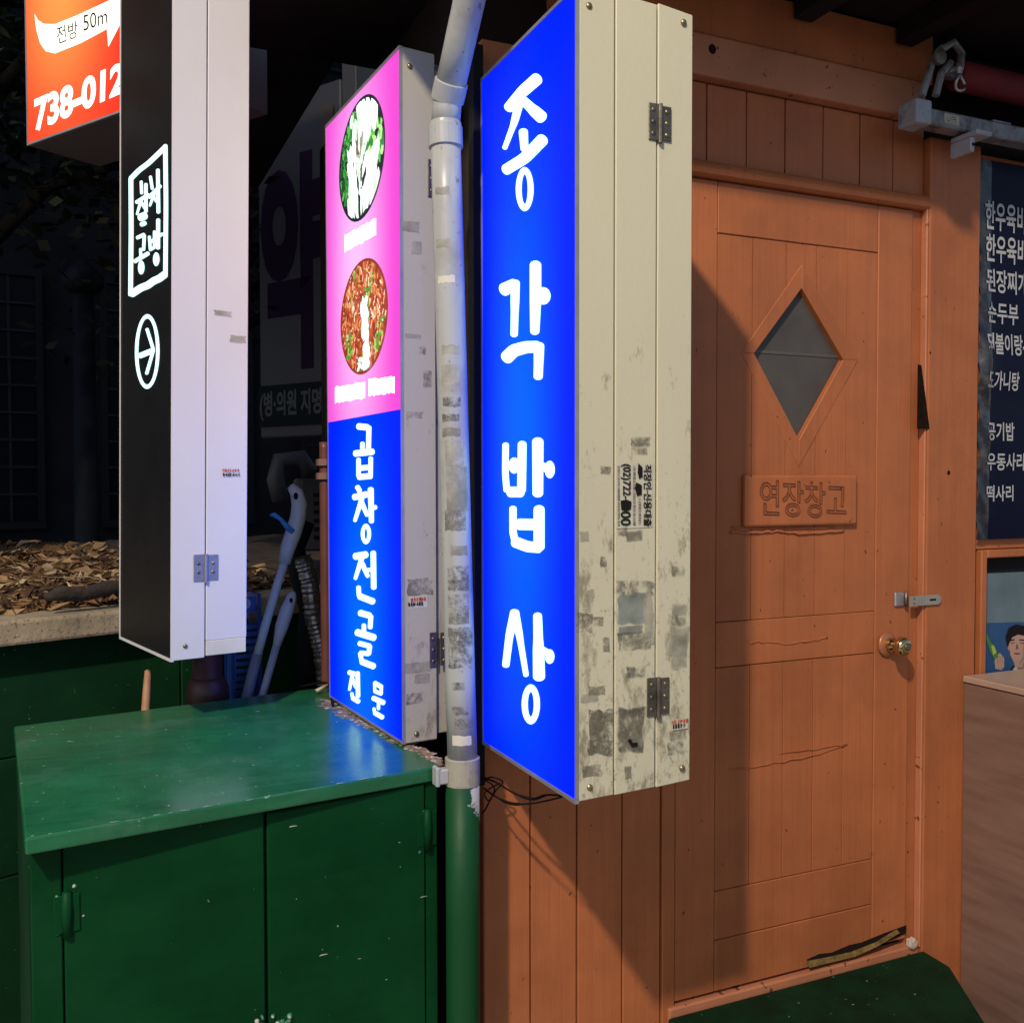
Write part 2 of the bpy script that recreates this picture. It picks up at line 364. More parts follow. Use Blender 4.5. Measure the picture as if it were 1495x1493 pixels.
# frame of the small shop window on the right
M['glassframe'] = M['wall']
for bx in ((2.425, 2.449, .55, 1.346, -.03, .012), (2.4495, 3.2, 1.322, 1.346, -.03, .012)):
    part('window_frame', M['wall'], wall, bx, bevel=.003)

# ---------------------------------------------------------------- door
door = thing('door', 'terracotta plank door with a diamond window and a carved nameplate', 'door', (1.367, D, .22))
def clip(poly, a, b, keep_left):
    out = []; n = len(poly)
    sd = lambda p: ((b[0]-a[0])*(p[1]-a[1])-(b[1]-a[1])*(p[0]-a[0]))*(1 if keep_left else -1)
    for i in range(n):
        p, q = poly[i], poly[(i+1) % n]; sp, sq = sd(p), sd(q)
        if sp >= 0: out.append(p)
        if sp*sq < 0: t = sp/(sp-sq); out.append((p[0]+t*(q[0]-p[0]), p[1]+t*(q[1]-p[1])))
    return out
def area(p): return abs(sum(p[i][0]*p[(i+1) % len(p)][1]-p[(i+1) % len(p)][0]*p[i][1] for i in range(len(p))))/2
def subtract(poly, hole):     # hole counter-clockwise, convex
    res = []; cur = poly
    for i in range(len(hole)):
        a, b = hole[i], hole[(i+1) % len(hole)]
        o = clip(cur, a, b, False)
        if len(o) > 2 and area(o) > 1e-6: res.append(o)
        cur = clip(cur, a, b, True)
        if len(cur) < 3: break
    return res
DI = [(1.755, 1.660), (1.905, 1.880), (1.760, 2.062), (1.606, 1.882)]       # pane opening, ccw
DO = [(1.754, 1.588), (1.957, 1.882), (1.760, 2.124), (1.565, 1.881)]       # outer edge of its frame
DB = .226
part('stile', M['wall'], door, (1.3685, 1.490-G/2, DB, 2.3095, -.03, 0))
part('stile', M['wall'], door, (2.025+G/2, 2.1515, DB+.012, 2.3095, -.03, 0))
part('rail', M['wall'], door, (1.490+G/2, 2.025-G/2, 2.179+G/2, 2.3095, -.03, -.0005))
part('rail', M['wall'], door, (1.490+G/2, 2.025-G/2, 1.070+G/2, 1.188-G/2, -.03, -.0005))
part('rail', M['wall'], door, (1.490+G/2, 2.025-G/2, .359+G/2, .488-G/2, -.03, -.0008))
part('rail', M['wall'], door, (1.490+G/2, 2.025-G/2, DB, .359-G/2, -.03, 0))
dj = [1.490, 1.600, 1.709, 1.8105, 1.916, 2.025]
for i in range(5):
    w1 = -.0022+.0005*(i % 2); mb = MB()
    for pc in subtract([(dj[i]+G/2, 1.188+G/2), (dj[i+1]-G/2, 1.188+G/2), (dj[i+1]-G/2, 2.179-G/2), (dj[i]+G/2, 2.179-G/2)], DO):
        mb.prism(WF, pc, -.03, w1)
    mb.build('plank', M['wall'], door)
    part('plank', M['wall'], door, (dj[i]+G/2, dj[i+1]-G/2, .488+G/2, 1.070-G/2, -.03, w1), bevel=.001)
for i in range(4):
    j = (i+1) % 4
    def ins(p, q, t=.004):
        d = np.array(q)-np.array(p); d = d/np.linalg.norm(d); return tuple(np.array(p)+d*t*.2)
    mb = MB(); mb.prism(WF, [DO[i], DO[j], DI[j], DI[i]], -.03, -.0002-.0003*(i % 2))
    mb.build('window_frame', M['wall'], door, bevel=.0012)
mpane, n, b, l = _new('dusty_glass')
t = _noise(n, 7, 5, .6); cr = _ramp(n, t.outputs[0], [(.3, (.065, .058, .06)), (.7, (.105, .092, .088))]); l.new(cr.outputs[0], b.inputs['Base Color'])
b.inputs['Roughness'].default_value = .22; b.inputs['Specular IOR Level'].default_value = .25
mb = MB(); mb.prism(WF, DI, -.022, -.018); mb.build('window_pane', mpane, door)
mb = MB(); mb.box(WF, 1.612, 1.90, 1.886, 1.894, -.0179, -.0160); mb.build('reflection_line', paint('reflection_grey', (.105, .093, .088), .4, .1, 9, 0), door)  # pale strip painted for a reflection across the pane
plate = part('nameplate', M['wall'], door, (1.568, 1.946, 1.432, 1.566, -.003, .013), bevel=.006, seg=2)
mb = MB()
Q = [WF.pt(1.615, 1.462, .0132), WF.pt(1.905, 1.448, .0132), WF.pt(1.905, 1.546, .0132), WF.pt(1.615, 1.556, .0132)]
put_text(mb, '연장창고', Q, outline=.013, depth=.0050, nrm=WF.e3)
mb.build('carved_lettering', paint('dark_groove_paint', (.22, .066, .03), .5, .2, 20, .1), plate)  # lettering coloured darker than its plate
def ridge(pts, r, parent=door):
    mb = MB(); P = []
    for i in range(len(pts)-1):
        for k in range(6):
            t = k/6; u = pts[i][0]+(pts[i+1][0]-pts[i][0])*t; v = pts[i][1]+(pts[i+1][1]-pts[i][1])*t
            P.append((u, v+random.uniform(-.0022, .0022)))
    mb.tube([WF.pt(u, v, .0002) for u, v in P], [r*random.uniform(.5, 1.25) for _ in P], 6); mb.build('paint_ridge', M['wall'], parent, smooth=True)
for pxs, r in ((((1066, 776), (1100, 778), (1140, 775), (1170, 779), (1205, 776), (1237, 775)), .004), (((1068, 770), (1130, 771), (1236, 769)), .0025),
               (((1095, 938), (1120, 936), (1150, 940), (1185, 935), (1212, 930)), .003), (((1065, 1124), (1120, 1115), (1170, 1106), (1245, 1086)), .0018), (((1135, 1098), (1190, 1094), (1246, 1084)), .0014)):
    ridge([WF.px(x, y) for x, y in pxs], r)
# torn metal flashing along the foot of the door
mb = MB(); mb.prism(WF, [WF.px(x, y, .001) for x, y in ((1178, 1400), (1196, 1392), (1214, 1390), (1240, 1379), (1258, 1375), (1290, 1362), (1323, 1350), (1322, 1362), (1290, 1376), (1250, 1392), (1215, 1402), (1184, 1411))], .0005, .0022); mb.build('rotten_edge_shade', M['back'], door)  # flat dark shape paints the shaded gap along the rotten door edge
mb = MB(); P = [WF.px(x, y, .02) for x, y in ((1184, 1412), (1215, 1405), (1250, 1396), (1285, 1381), (1316, 1361))]
for i in range(4):
    a, b_ = P[i], P[i+1]
    mb.add([WF.pt(a[0], a[1]-.003, .014-.002*(i % 2)), WF.pt(b_[0], b_[1]-.003, .012+.002*(i % 2)), WF.pt(b_[0], b_[1]+.006*(1.4-.3*i), .0028), WF.pt(a[0], a[1]+.006*(1.7-.3*i), .0028)], [(0, 1, 2, 3)])
mb.build('brass_flashing', paint('dirty_brass', (.20, .13, .04), .4, .6, 45, .8, 40, metal=.3), door)
# knob
kn = onY(1296, 940, D); ku, kv = WF.px(1294, 940)
ax = np.array((.10, -1, .02))
mb = MB(); mb.lathe(WF.pt(ku, kv, 0), ax, [(0, .034), (.003, .036), (.007, .033), (.010, .022), (.012, .016)], 28)
M['brass'] = paint('polished_brass', (.62, .45, .22), .12, .15, 20, .0, metal=1.0)
M['rosette'] = paint('painted_rosette', (.42, .17, .08), .3, .15, 10, .05, metal=.3)
knob = mb.build('door_knob', M['rosette'], door, smooth=True)
mb = MB(); mb.lathe(WF.pt(ku, kv, .0), ax, [(.010, .0165), (.016, .020), (.024, .0195), (.030, .0135), (.036, .0125), (.040, .020), (.048, .0262), (.058, .0270), (.065, .0245), (.069, .019), (.070, .012)], 28)
mb.build('grip', M['brass'], knob, smooth=True)
mb = MB(); mb.lathe(WF.pt(ku, kv, .0)+.0702*ax/np.linalg.norm(ax), ax, [(0, .0105), (.002, .0105), (.0022, .006), (.0024, .002)], 20); mb.build('keyhole', M['hinge'], knob, smooth=True)
# hasp
u0, v0 = WF.px(1304, 884); u1, v1 = WF.px(1364, 862)
hasp = part('hasp', M['hingenew'], door, (u0, u0+.034, v0-.002, v1+.002, 0, .008), bevel=.003)
mb = MB(); mb.tube([WF.pt(u0+.038, v0-.004, .010), WF.pt(u0+.038, v1+.004, .010)], .0048, 10); mb.build('pin', M['hinge'], hasp, smooth=True)
vc = (v0+v1)/2-.004; SL = [(u0+.035, vc-.014), (u1-.012, vc-.014), (u1-.003, vc-.009), (u1, vc), (u1-.003, vc+.009), (u1-.012, vc+.014), (u0+.035, vc+.014)]
mb = MB(); mb.prism(WF, SL, .024, .0265); mb.build('strap', paint('galvanised', (.50, .47, .42), .4, .1, 20, .05, metal=.6), hasp)
mb = MB(); mb.box(WF, u1-.046, u1-.022, vc-.003, vc+.003, .0264, .0269); mb.build('slot', M['back'], hasp)
mb = MB()
for q in (-.007, .006): mb.disc(WF, (u0+.052, vc+q), .0028, .0028, .0270, 10)
mb.build('rivet', M['hinge'], hasp)

# ---------------------------------------------------------------- helpers shared by the signs
def hinge(parent, fr, u, v, wd, ht, mat, rows=3, pin=True, w=0.0):
    mb = MB(); mb.box(fr, u-wd/2, u-.004, v-ht/2, v+ht/2, w, w+.0025); mb.box(fr, u+.004, u+wd/2, v-ht/2+.002, v+ht/2-.002, w, w+.0022)
    h = mb.build('hinge', mat, parent, bevel=.0008)
    if pin:
        mb = MB(); mb.tube([fr.pt(u, v-ht/2-.004, w+.003), fr.pt(u, v+ht/2, w+.003)], .0045, 10)
        for k in range(1, 5): mb.tube([fr.pt(u, v-ht/2+k*ht/5-.0006, w+.003), fr.pt(u, v-ht/2+k*ht/5+.0006, w+.003)], .0048, 10)
        mb.build('pin', mat, h, smooth=False)
    for k in range(rows):
        for sx in (-1, 1):
            c = fr.pt(u+sx*wd*.30, v+(k-(rows-1)/2)*ht*.32, w+.0024)
            mb = MB(); mb.lathe(c, fr.e3, [(0, .0045), (.0012, .004), (.002, .0015)], 10); mb.build('screw', M['screw'] if sx > 0 else M['hinge'], h, smooth=True)
def screw(parent, fr, u, v, w=0.0, r=.0065):
    mb = MB(); mb.lathe(fr.pt(u, v, w), fr.e3, [(0, r), (.002, r*.95), (.004, r*.55), (.0045, .001)], 12); mb.build('screw', M['screw'], parent, smooth=True)
_lay = [0]
def patch(parent, fr, p0, p1, mat, w=.0, rot=0.0, name='sticker'):
    """a sticker or what is left of one, between two picture corners on a panel"""
    _lay[0] = (_lay[0]+1) % 9; w = w+.0004+.00012*_lay[0]
    a, b = fr.px(*p0, w), fr.px(*p1, w); c = ((a[0]+b[0])/2, (a[1]+b[1])/2); hx, hy = abs(a[0]-b[0])/2, abs(a[1]-b[1])/2
    q = []
    ragged = mat.name.startswith('sticker_remains'); bd = []
    for (ax_, ay), (bx, by) in (((-1, -1), (1, -1)), ((1, -1), (1, 1)), ((1, 1), (-1, 1)), ((-1, 1), (-1, -1))):
        for t_ in ((0, .2, .4, .6, .8) if ragged else (0, .5)): bd.append((ax_+(bx-ax_)*t_, ay+(by-ay)*t_))
    for sx, sy in bd:
        k_ = random.uniform(.84, 1.04) if ragged else random.uniform(.95, 1.02); x, y = sx*hx*k_, sy*hy*k_
        q.append((c[0]+x*math.cos(rot)-y*math.sin(rot), c[1]+x*math.sin(rot)+y*math.cos(rot)))
    mb = MB(); mb.flat(fr, q, w); return mb.build(name, mat, parent)
def scribble(mb, fr, p0, p1, rows, w, mi=0, seed=1, fill=.75):
    """rows of tiny print too small to read"""
    rg = random.Random(seed); a, b = fr.px(*p0, w), fr.px(*p1, w)
    u0, u1 = min(a[0], b[0]), max(a[0], b[0]); v0, v1 = min(a[1], b[1]), max(a[1], b[1]); rh = (v1-v0)/rows
    for r in range(rows):
        x = u0; y = v0+r*rh
        while x < u1-rh*.3:
            cw = rh*rg.uniform(.35, .75)
            if rg.random() < fill:
                for _ in range(3):
                    if rg.random() < .5: mb.flat(fr, [(x, y+rh*rg.uniform(.1, .6)), (x+cw*.8, y+rh*rg.uniform(.1, .6)), (x+cw*.8, y+rh*rg.uniform(.65, .85))], w)
                    else:
                        xx = x+cw*rg.uniform(0, .6); mb.flat(fr, [(xx, y+.1*rh), (xx+rh*.13, y+.1*rh), (xx+rh*.13, y+.85*rh), (xx, y+.85*rh)], w+.00005)
            x += cw
def brush(pts, wid):
    """outline pieces of one brush stroke, mitred bends and round ends"""
    P = [np.array(p, float) for p in pts]; n = len(P); L = []; R = []
    for i in range(n):
        d0 = P[i]-P[i-1] if i > 0 else P[1]-P[0]; d1 = P[i+1]-P[i] if i < n-1 else P[i]-P[i-1]
        d0 = d0/np.linalg.norm(d0); d1 = d1/np.linalg.norm(d1)
        m = np.array((-d0[1]-d1[1], d0[0]+d1[0])); m = m/(np.linalg.norm(m)+1e-9); k = wid[i]/2/max(.6, float(m@np.array((-d1[1], d1[0]))))
        L.append(P[i]+m*k); R.append(P[i]-m*k)
    out = [[R[i], R[i+1], L[i+1], L[i]] for i in range(n-1)]
    for e, o in ((0, 1), (n-1, n-2)):
        d = P[e]-P[o]; d = d/np.linalg.norm(d); nn = np.array((-d[1], d[0])); r = wid[e]/2
        out.append([P[e]+r*(math.cos(q)*nn+math.sin(q)*d*.75) for q in np.linspace(0, math.pi, 9)])
    return out
def strokes(fr, w, px0, scale, width, items, mb=None):
    """brush-lettered glyph: items = lists of points, a first number gives the brush width (two numbers: it tapers);
    ('o', centre, ru, rv, width) is a ring and ('d', centre, ru, rv) a dab"""
    mb = mb or MB(); mp = lambda q, ww: fr.px(px0[0]+q[0]/scale, px0[1]+q[1]/scale, ww)
    for k, it in enumerate(items):
        ww = w+.00006*k
        if it[0] == 'o':
            n = 36; c, ru, rv, t = it[1:5]; an = [2*math.pi*i/n for i in range(n)]
            A = [mp((c[0]+(ru-t/2)*math.cos(x), c[1]+(rv-t*.62)*math.sin(x)), ww) for x in an]; B = [mp((c[0]+(ru+t/2)*math.cos(x), c[1]+(rv+t*.62)*math.sin(x)), ww) for x in an]
            for i in range(n): mb.flat(fr, [A[i], A[(i+1) % n], B[(i+1) % n], B[i]], ww)
        elif it[0] == 'd':
            c, ru, rv = it[1:4]; mb.flat(fr, [mp((c[0]+ru*math.cos(x), c[1]+rv*math.sin(x)), ww) for x in np.linspace(0, 2*math.pi, 19)[:-1]], ww)
        else:
            wd = [width]
            if not hasattr(it[0], '__len__'): wd = [it[0]]; it = it[1:]
            if not hasattr(it[0], '__len__'): wd.append(it[0]); it = it[1:]
            pts = [np.array(p, float) for p in it]
            if len(pts) > 2:      # soften the bends
                q = [pts[0]]
                for i in range(1, len(pts)-1):
                    a, b, c = pts[i-1:i+2]; q += [b+(a-b)*.2, b+(a+c-2*b)*.05, b+(c-b)*.2]
                pts = q+[pts[-1]]
            W_ = [wd[0]+(wd[-1]-wd[0])*i/(len(pts)-1) for i in range(len(pts))]
            for poly in brush(pts, W_): mb.flat(fr, [mp(p, ww) for p in poly], ww)
    return mb

# ---------------------------------------------------------------- tall blue sign
X1, X2, YA, YB, ZB, ZT = .829, 1.085, 1.574, 2.028, .960, 2.444
S1 = thing('projecting_sign', 'tall cream boxed sign with big white brush letters on a lit blue face', 'sign', (X1, YB, ZB), None)
F1 = Frame((X1, YB, ZB), (0, -1, 0), (0, 0, 1))           # lit face, u towards the street
C1 = Frame((X1, YA, ZB), (1, 0, 0), (0, 0, 1))            # cream edge facing the street
HT = ZT-ZB; LN = YB-YA
seams = [0.004, .0805, .172, .2525]
for i in range(3):
    mb = MB(); lo = [0.0, .004, .010][i]
    mb.prism(C1, [(seams[i]+.0018, lo*.4), (seams[i+1]-.0018, lo*.6+.003), (seams[i+1]-.0018, HT-.004*i), (seams[i]+.0018, HT)], -.03, -.0008*i)
    mb.build('edge_panel', M['cream'], S1, bevel=.0015)
mb = MB(); mb.box(C1, .0065, .2495, .006, HT-.012, -.0318, -.0302); mb.build('seam_shade_sheet', M['back'], S1)  # added dark sheet gives the panel seams their shade
mb = MB(); mb.box(C1, .006, .250, .004, HT-.006, -LN+.002, -.032); mb.build('casing', M['edge'], S1, bevel=.001)
mb = MB()
for b in ((0, LN, HT-.007, HT, -.006, .002), (0, LN, -.004, .004, -.006, .002), (0, .006, .005, HT-.008, -.006, .002), (LN-.0035, LN, .005, HT-.008, -.006, .0012)): mb.box(F1, *b)
mb.build('trim', M['edge'], S1)
face1 = backlit('blue_acrylic', (0.0, .012, 1.15), (0.0, .105, 1.9), 0, LN, 0, HT, 1.3, .47, .5)
mb = MB(); mb.box(F1, .006, LN-.0035, .004, HT-.007, -.005, .0); mb.build('sign_face', face1, S1, uv=F1)
W = .0006
z7, z8, z9 = ((690, 0), 2.986), ((690, 450), 3.731), ((690, 800), 3.7325)
g1 = strokes(F1, W, *z7, 50, [[46, 54, (158, 470), (212, 405), (280, 345)], [38, 22, (205, 445), (180, 540), (140, 645)], [40, 54, (222, 440), (262, 478), (300, 512)], [40, 34, (221, 575), (226, 650)], [48, 54, (146, 740), (225, 692), (304, 610)], ('o', (227, 825), 26, 80, 26)])
g2 = strokes(F1, W, *z7, 50, [[58, 50, (138, 1262), (180, 1240)], [40, 32, (186, 1234), (184, 1340), (181, 1458)], [50, (274, 1155), (274, 1320)], [50, 40, (274, 1310), (271, 1445)], ('d', (308, 1290), 32, 38)])
strokes(F1, W+.0005, *z8, 60, [[72, 64, (186, 268), (225, 230), (290, 212), (350, 210)], [56, 50, (362, 205), (360, 280), (357, 372)]], g2)
g3 = strokes(F1, W, *z8, 50, [[36, (180, 744), (178, 900), (186, 990)], [58, (205, 1000), (262, 1000)], [48, (270, 740), (268, 900), (266, 990)], ('d', (226, 856), 30, 44), [62, 58, (355, 726), (355, 1008)], ('d', (420, 878), 28, 48), [46, (380, 862), (415, 872)],
                              [40, (220, 1090), (220, 1220), (232, 1270)], [60, (232, 1272), (300, 1298), (360, 1302)], [60, (362, 1094), (362, 1200), (362, 1300)], [62, (255, 1176), (350, 1178)]])
g4 = strokes(F1, W, *z9, 50, [[48, 40, (228, 350), (200, 480), (181, 636)], [44, 30, (232, 350), (258, 490), (291, 690)], [48, 66, (354, 368), (358, 520), (362, 700)], ('d', (420, 590), 26, 40), [40, (380, 555), (416, 575)], ('o', (317, 850), 33, 88, 34)])
for g in (g1, g2, g3, g4): g.build('letter', M['lit_white'], S1)
hinge(S1, C1, .176, 1.262, .050, .068, M['hinge'])
hinge(S1, C1, .176, .180, .050, .074, M['hinge'])
for px, py in ((860, 9), (998, 33), (861, 1149), (996, 1121)): screw(S1, C1, *C1.px(px, py, 0), -.0005)
mb = MB(); mb.box(WORLD, X1-.018, X1+.006, 2.029, 2.059, .86, 2.52); mb.build('mounting_channel', M['dark'], S1, bevel=.001)
for zq in (1.05, 2.30):
    mb = MB(); mb.box(WORLD, X1+.012, X2-.01, 2.0285, 2.0575, zq, zq+.05); mb.build('wall_bracket', M['dark'], S1)
# leaflet with vertical print, and the remains of others
st = patch(S1, C1, (900, 676), (953, 770), M['paper'])
mb = MB(); wk = .0022
def vtext(mb, body, x0, x1, y0, y1, fat=.0, fr=C1, w=wk):   # text turned a quarter clockwise: reads downwards, its top to the right
    put_text(mb, body, px_quad(fr, ((x0, y0), (x0, y1), (x1, y1), (x1, y0)), w), fat)
vtext(mb, '직장인·신용대출', 939.5, 951.5, 678, 768, .025)
vtext(mb, '(02)722-', 906, 921, 677, 728, .02)
vtext(mb, '00', 906, 921, 746, 767, .02)
for poly in (((906, 731), (914, 729), (922, 732), (921, 743), (915, 746), (907, 744)), ((932, 676), (938, 682), (938, 696), (933, 699), (931, 690)), ((929, 704), (937, 708), (937, 722), (930, 724), (927, 712))):
    mb.flat(C1, [C1.px(x, y, wk+.0002) for x, y in poly], wk+.0002)
mb.build('print', M['ink'], st)
mb = MB()
for k, (xa, xb) in enumerate(((901.5, 905), (924, 928), (932, 936))):
    rg = random.Random(k); y = 680
    while y < 766:
        h = rg.uniform(1.0, 3.2)
        if not (k == 2 and y < 726): mb.flat(C1, [C1.px(*q, wk) for q in ((xa, y), (xb, y+rg.uniform(-.5, .5)), (xb, y+h*.55), (xa, y+h*.5))], wk)
        y += h+rg.uniform(.5, 1.2)
mb.build('small_print', M['inkgrey'], st)['kind'] = 'stuff'
for p0, p1, mt in (((921, 637), (949, 652), 'residue_d'), ((921, 652), (946, 664), 'residue_g'), ((902, 769), (916, 782), 'residue_g'), ((913, 775), (938, 789), 'residue_g'),
                   ((898, 849), (955, 868), 'residue_d'), ((900, 866), (945, 910), 'residue_b'), ((940, 866), (954, 940), 'residue_l'), ((901, 914), (940, 924), 'residue_b'), ((900, 924), (952, 947), 'residue_g'),
                   ((842, 895), (866, 923), 'residue_g'), ((862, 900), (882, 914), 'residue_g'), ((876, 812), (886, 828), 'residue_d'), ((880, 930), (890, 952), 'residue_g'), ((876, 680), (892, 692), 'residue_g'),
                   ((914, 974), (943, 987), 'residue_d'), ((858, 1002), (884, 1013), 'residue_g'), ((847, 1013), (874, 1024), 'residue_l'), ((858, 1036), (895, 1102), 'residue_d'), ((860, 1038), (895, 1100), 'residue_g'), ((902, 1032), (941, 1098), 'residue_d'), ((902, 1034), (940, 1096), 'residue_g'),
                   ((975, 898), (1002, 912), 'residue_d'), ((976, 914), (1005, 955), 'residue_l'), ((980, 925), (1003, 975), 'residue_l'), ((977, 1066), (1002, 1078), 'residue_g'), ((974, 1083), (999, 1100), 'residue_d'), ((980, 826), (1000, 840), 'residue_g'),
                   ((850, 1118), (878, 1132), 'residue_g'), ((912, 1118), (922, 1136), 'residue_g'), ((980, 882), (1003, 896), 'residue_l'), ((858, 860), (868, 880), 'residue_l'), ((846, 775), (860, 790), 'residue_l')):
    patch(S1, C1, p0, p1, M[mt], rot=random.uniform(-.08, .08))
mb = MB(); mb.flat(C1, [C1.px(*q, .003) for q in ((916, 1080), (921, 1078), (924, 1084), (931, 1083), (931, 1089), (922, 1090), (920, 1086))], .003); mb.build('print', M['ink'], S1)
st = patch(S1, C1, (981, 1050), (1005, 1063), M['paper']); mb = MB(); mm = MB()
scribble(mb, C1, (981, 1050), (1005, 1055), 1, .0024, seed=3, fill=1); mb.build('red_print', M['red_ink'], st)
scribble(mm, C1, (982, 1056), (1003, 1062), 1, .0024, seed=4, fill=1); mm.build('print', M['ink'], st)

# ---------------------------------------------------------------- pink and blue sign
A2, B2, Z2B, Z2T = np.array((.674, 2.132)), np.array((.636, 2.690)), .946, 2.532
S2 = thing('food_sign', 'tall narrow lit sign, pink above with two round dishes and blue below', 'sign', (A2[0], A2[1], Z2B))
e = np.array((*(A2-B2), 0)); LN2 = float(np.linalg.norm(e)); F2 = Frame((*B2, Z2B), e, (0, 0, 1))
C2 = Frame((*A2, Z2B), (1, .12, 0), (0, 0, 1)); H2 = Z2T-Z2B
WB = .088
mb = MB(); mb.box(C2, .001, WB, 0.0, H2, -.02, 0); mb.build('edge_panel', M['cream2'], S2, bevel=.0025)
mb = MB(); mb.box(C2, .0935, .158, .010, H2-.03, -.05, -.012); mb.build('edge_panel', M['cream2'], S2, bevel=.0025)
mb = MB(); mb.prism(Frame((0, 0, Z2B), (1, 0, 0), (0, 1, 0)), [tuple(F2.pt(LN2-.022, 0, -.002)[:2]), tuple(F2.pt(.001, 0, -.002)[:2]), tuple(F2.pt(.001, 0, -.12)[:2]), tuple(C2.pt(.15, 0, -.052)[:2])], .003, H2-.003); mb.build('casing', M['edge'], S2)
mb = MB()
for b in ((0, LN2, H2-.007, H2, -.006, .002), (0, LN2, 0, .006, -.006, .002), (0, .005, .0065, H2-.0075, -.006, .002), (LN2-.0035, LN2, .0065, H2-.0075, -.006, .0012)): mb.box(F2, *b)
mb.build('trim', M['edge'], S2)
VS = F2.px(586, 597)[1]
pink = backlit('pink_acrylic', (.80, .055, .62), (1.0, .52, .95), 0, LN2, VS-.25, H2+.30, 1.1, .45, .52, base=(.1, .02, .06))
blue2 = backlit('blue_acrylic_lower', (0.0, .012, 1.1), (0.0, .12, 1.8), 0, LN2, -.35, VS+.15, 1.3, .5, .5)
mb = MB(); mb.box(F2, .005, LN2-.0035, VS, H2-.007, -.005, 0); mb.build('sign_face', pink, S2, uv=F2)
mb = MB(); mb.box(F2, .005, LN2-.0035, .006, VS-.0005, -.005, 0); mb.build('sign_face', blue2, S2, uv=F2)
z5, z6, z4 = ((360, 400), 2.985), ((400, 850), 3.7325), ((360, 0), 2.985)
L2 = [strokes(F2, W, *z5, 24, [[28, (488, 664), (526, 668)], [22, (533, 668), (531, 762)], [20, (505, 738), (505, 770)], [28, (474, 782), (548, 774)], [20, (488, 808), (488, 878)], [20, (541, 802), (540, 876)], [24, (492, 846), (536, 842)], [26, (490, 884), (540, 880)]]),
      strokes(F2, W, *z5, 24, [[22, (483, 928), (492, 944)], [28, (470, 972), (522, 960)], [22, 16, (502, 980), (472, 1074)], [22, 18, (502, 996), (525, 1050)], [26, 22, (541, 938), (544, 1078)], [20, (550, 1018), (562, 1016)], ('o', (520, 1132), 14, 34, 17)]),
      strokes(F2, W, *z5, 24, [[30, (474, 1230), (520, 1222)], [22, 16, (502, 1238), (474, 1326)], [22, 18, (504, 1262), (528, 1316)], [18, (526, 1290), (545, 1287)], [24, (552, 1214), (554, 1366)], [20, (488, 1364), (490, 1400)], [28, (494, 1404), (550, 1426)]]),
      strokes(F2, W, *z6, 26, [[34, (470, 166), (520, 180)], [26, (528, 185), (524, 245)], [24, (490, 232), (490, 268)], [38, (454, 272), (544, 300)], [28, (466, 332), (520, 346)], [26, (522, 348), (516, 388)], [26, (514, 388), (472, 384)], [24, (470, 386), (478, 430)], [34, (480, 432), (542, 456)]]),
      strokes(F2, W, *z6, 20, [[26, (410, 490), (440, 498)], [22, 16, (428, 502), (411, 584)], [20, 16, (428, 524), (444, 570)], [18, (440, 556), (454, 556)], [24, (456, 492), (458, 620)], [18, (424, 604), (428, 626)], [26, (430, 630), (460, 648)]]),
      strokes(F2, W, *z6, 20, [[16, (548, 548), (549, 592)], [26, (550, 548), (584, 568)], [18, (585, 572), (584, 604)], [22, (550, 592), (584, 606)], [28, (542, 630), (596, 654)], [18, (570, 652), (569, 688)], [16, (545, 686), (547, 706)], [26, (550, 710), (590, 734)]])]
for g in L2: g.build('letter', M['lit_white'], S2)
def blot(quadpx, seed):            # unreadable caption, its overexposure drawn as a jagged glowing white block
    rg = random.Random(seed); mb = MB(); (x0, y0, x1, y1, hh) = quadpx; k = 14; top = []; bot = []
    for i in range(k+1):
        x = x0+(x1-x0)*i/k; y = y0+(y1-y0)*i/k; top.append((x, y+rg.uniform(-.8, 2.2))); bot.append((x, y+hh+rg.uniform(-2.2, .8)))
    for i in range(k): mb.flat(F2, [F2.px(*p, W) for p in (top[i], top[i+1], bot[i+1], bot[i])], W)
    mb.build('caption', M['lit_white'], S2)
blot((503, 343, 549, 318, 26), 1); blot((489, 564, 533, 557, 25), 2); blot((538, 553, 576, 548, 26), 3)
GL = lambda nm, c, s=1.0: glow(nm, c, s, .4)
def photo_print(c, ru, rv, mats, fields, seed, name='dish_print', w0=.0008):
    """a printed food picture, built of flat dabs; fields: (n, test, material picks, length, width, spread of direction) in units of the dish"""
    rg = random.Random(seed); mb = MB(); cu, cv = F2.px(*c); e = F2.px(c[0]+ru, c[1]); g = F2.px(c[0], c[1]-rv); RU, RV = abs(e[0]-cu), abs(g[1]-cv)
    mb.disc(F2, (cu, cv), RU, RV, w0, 44, 0); k = 0
    for n, test, picks, L0, W0, sd, mean in fields:
        made = 0; tries = 0
        while made < n and tries < n*40:
            tries += 1; x, y = rg.uniform(-1, 1), rg.uniform(-1, 1)
            if math.hypot(x, y) > .93 or not test(x, y): continue
            made += 1; k += 1; L = L0*rg.uniform(.6, 1.3); T = W0*rg.uniform(.6, 1.3); th = rg.gauss(mean, sd); P = []
            for i in range(9):
                a = 2*math.pi*i/9; p, q = L*math.cos(a)*rg.uniform(.8, 1.1), T*math.sin(a)*rg.uniform(.8, 1.1)
                X, Y = x+p*math.cos(th)-q*math.sin(th), y+p*math.sin(th)+q*math.cos(th); f = math.hypot(X, Y)
                if f > .95: X *= .95/f; Y *= .95/f
                P.append((cu+X*RU, cv+Y*RV))
            mb.flat(F2, P, w0+.000003*k, rg.choice(picks))
    mb.build(name, mats, S2)
hp = math.pi/2
left = lambda x, y: x < -.22 and y > -.55; right = lambda x, y: x > .34 and -.2 < y < .42
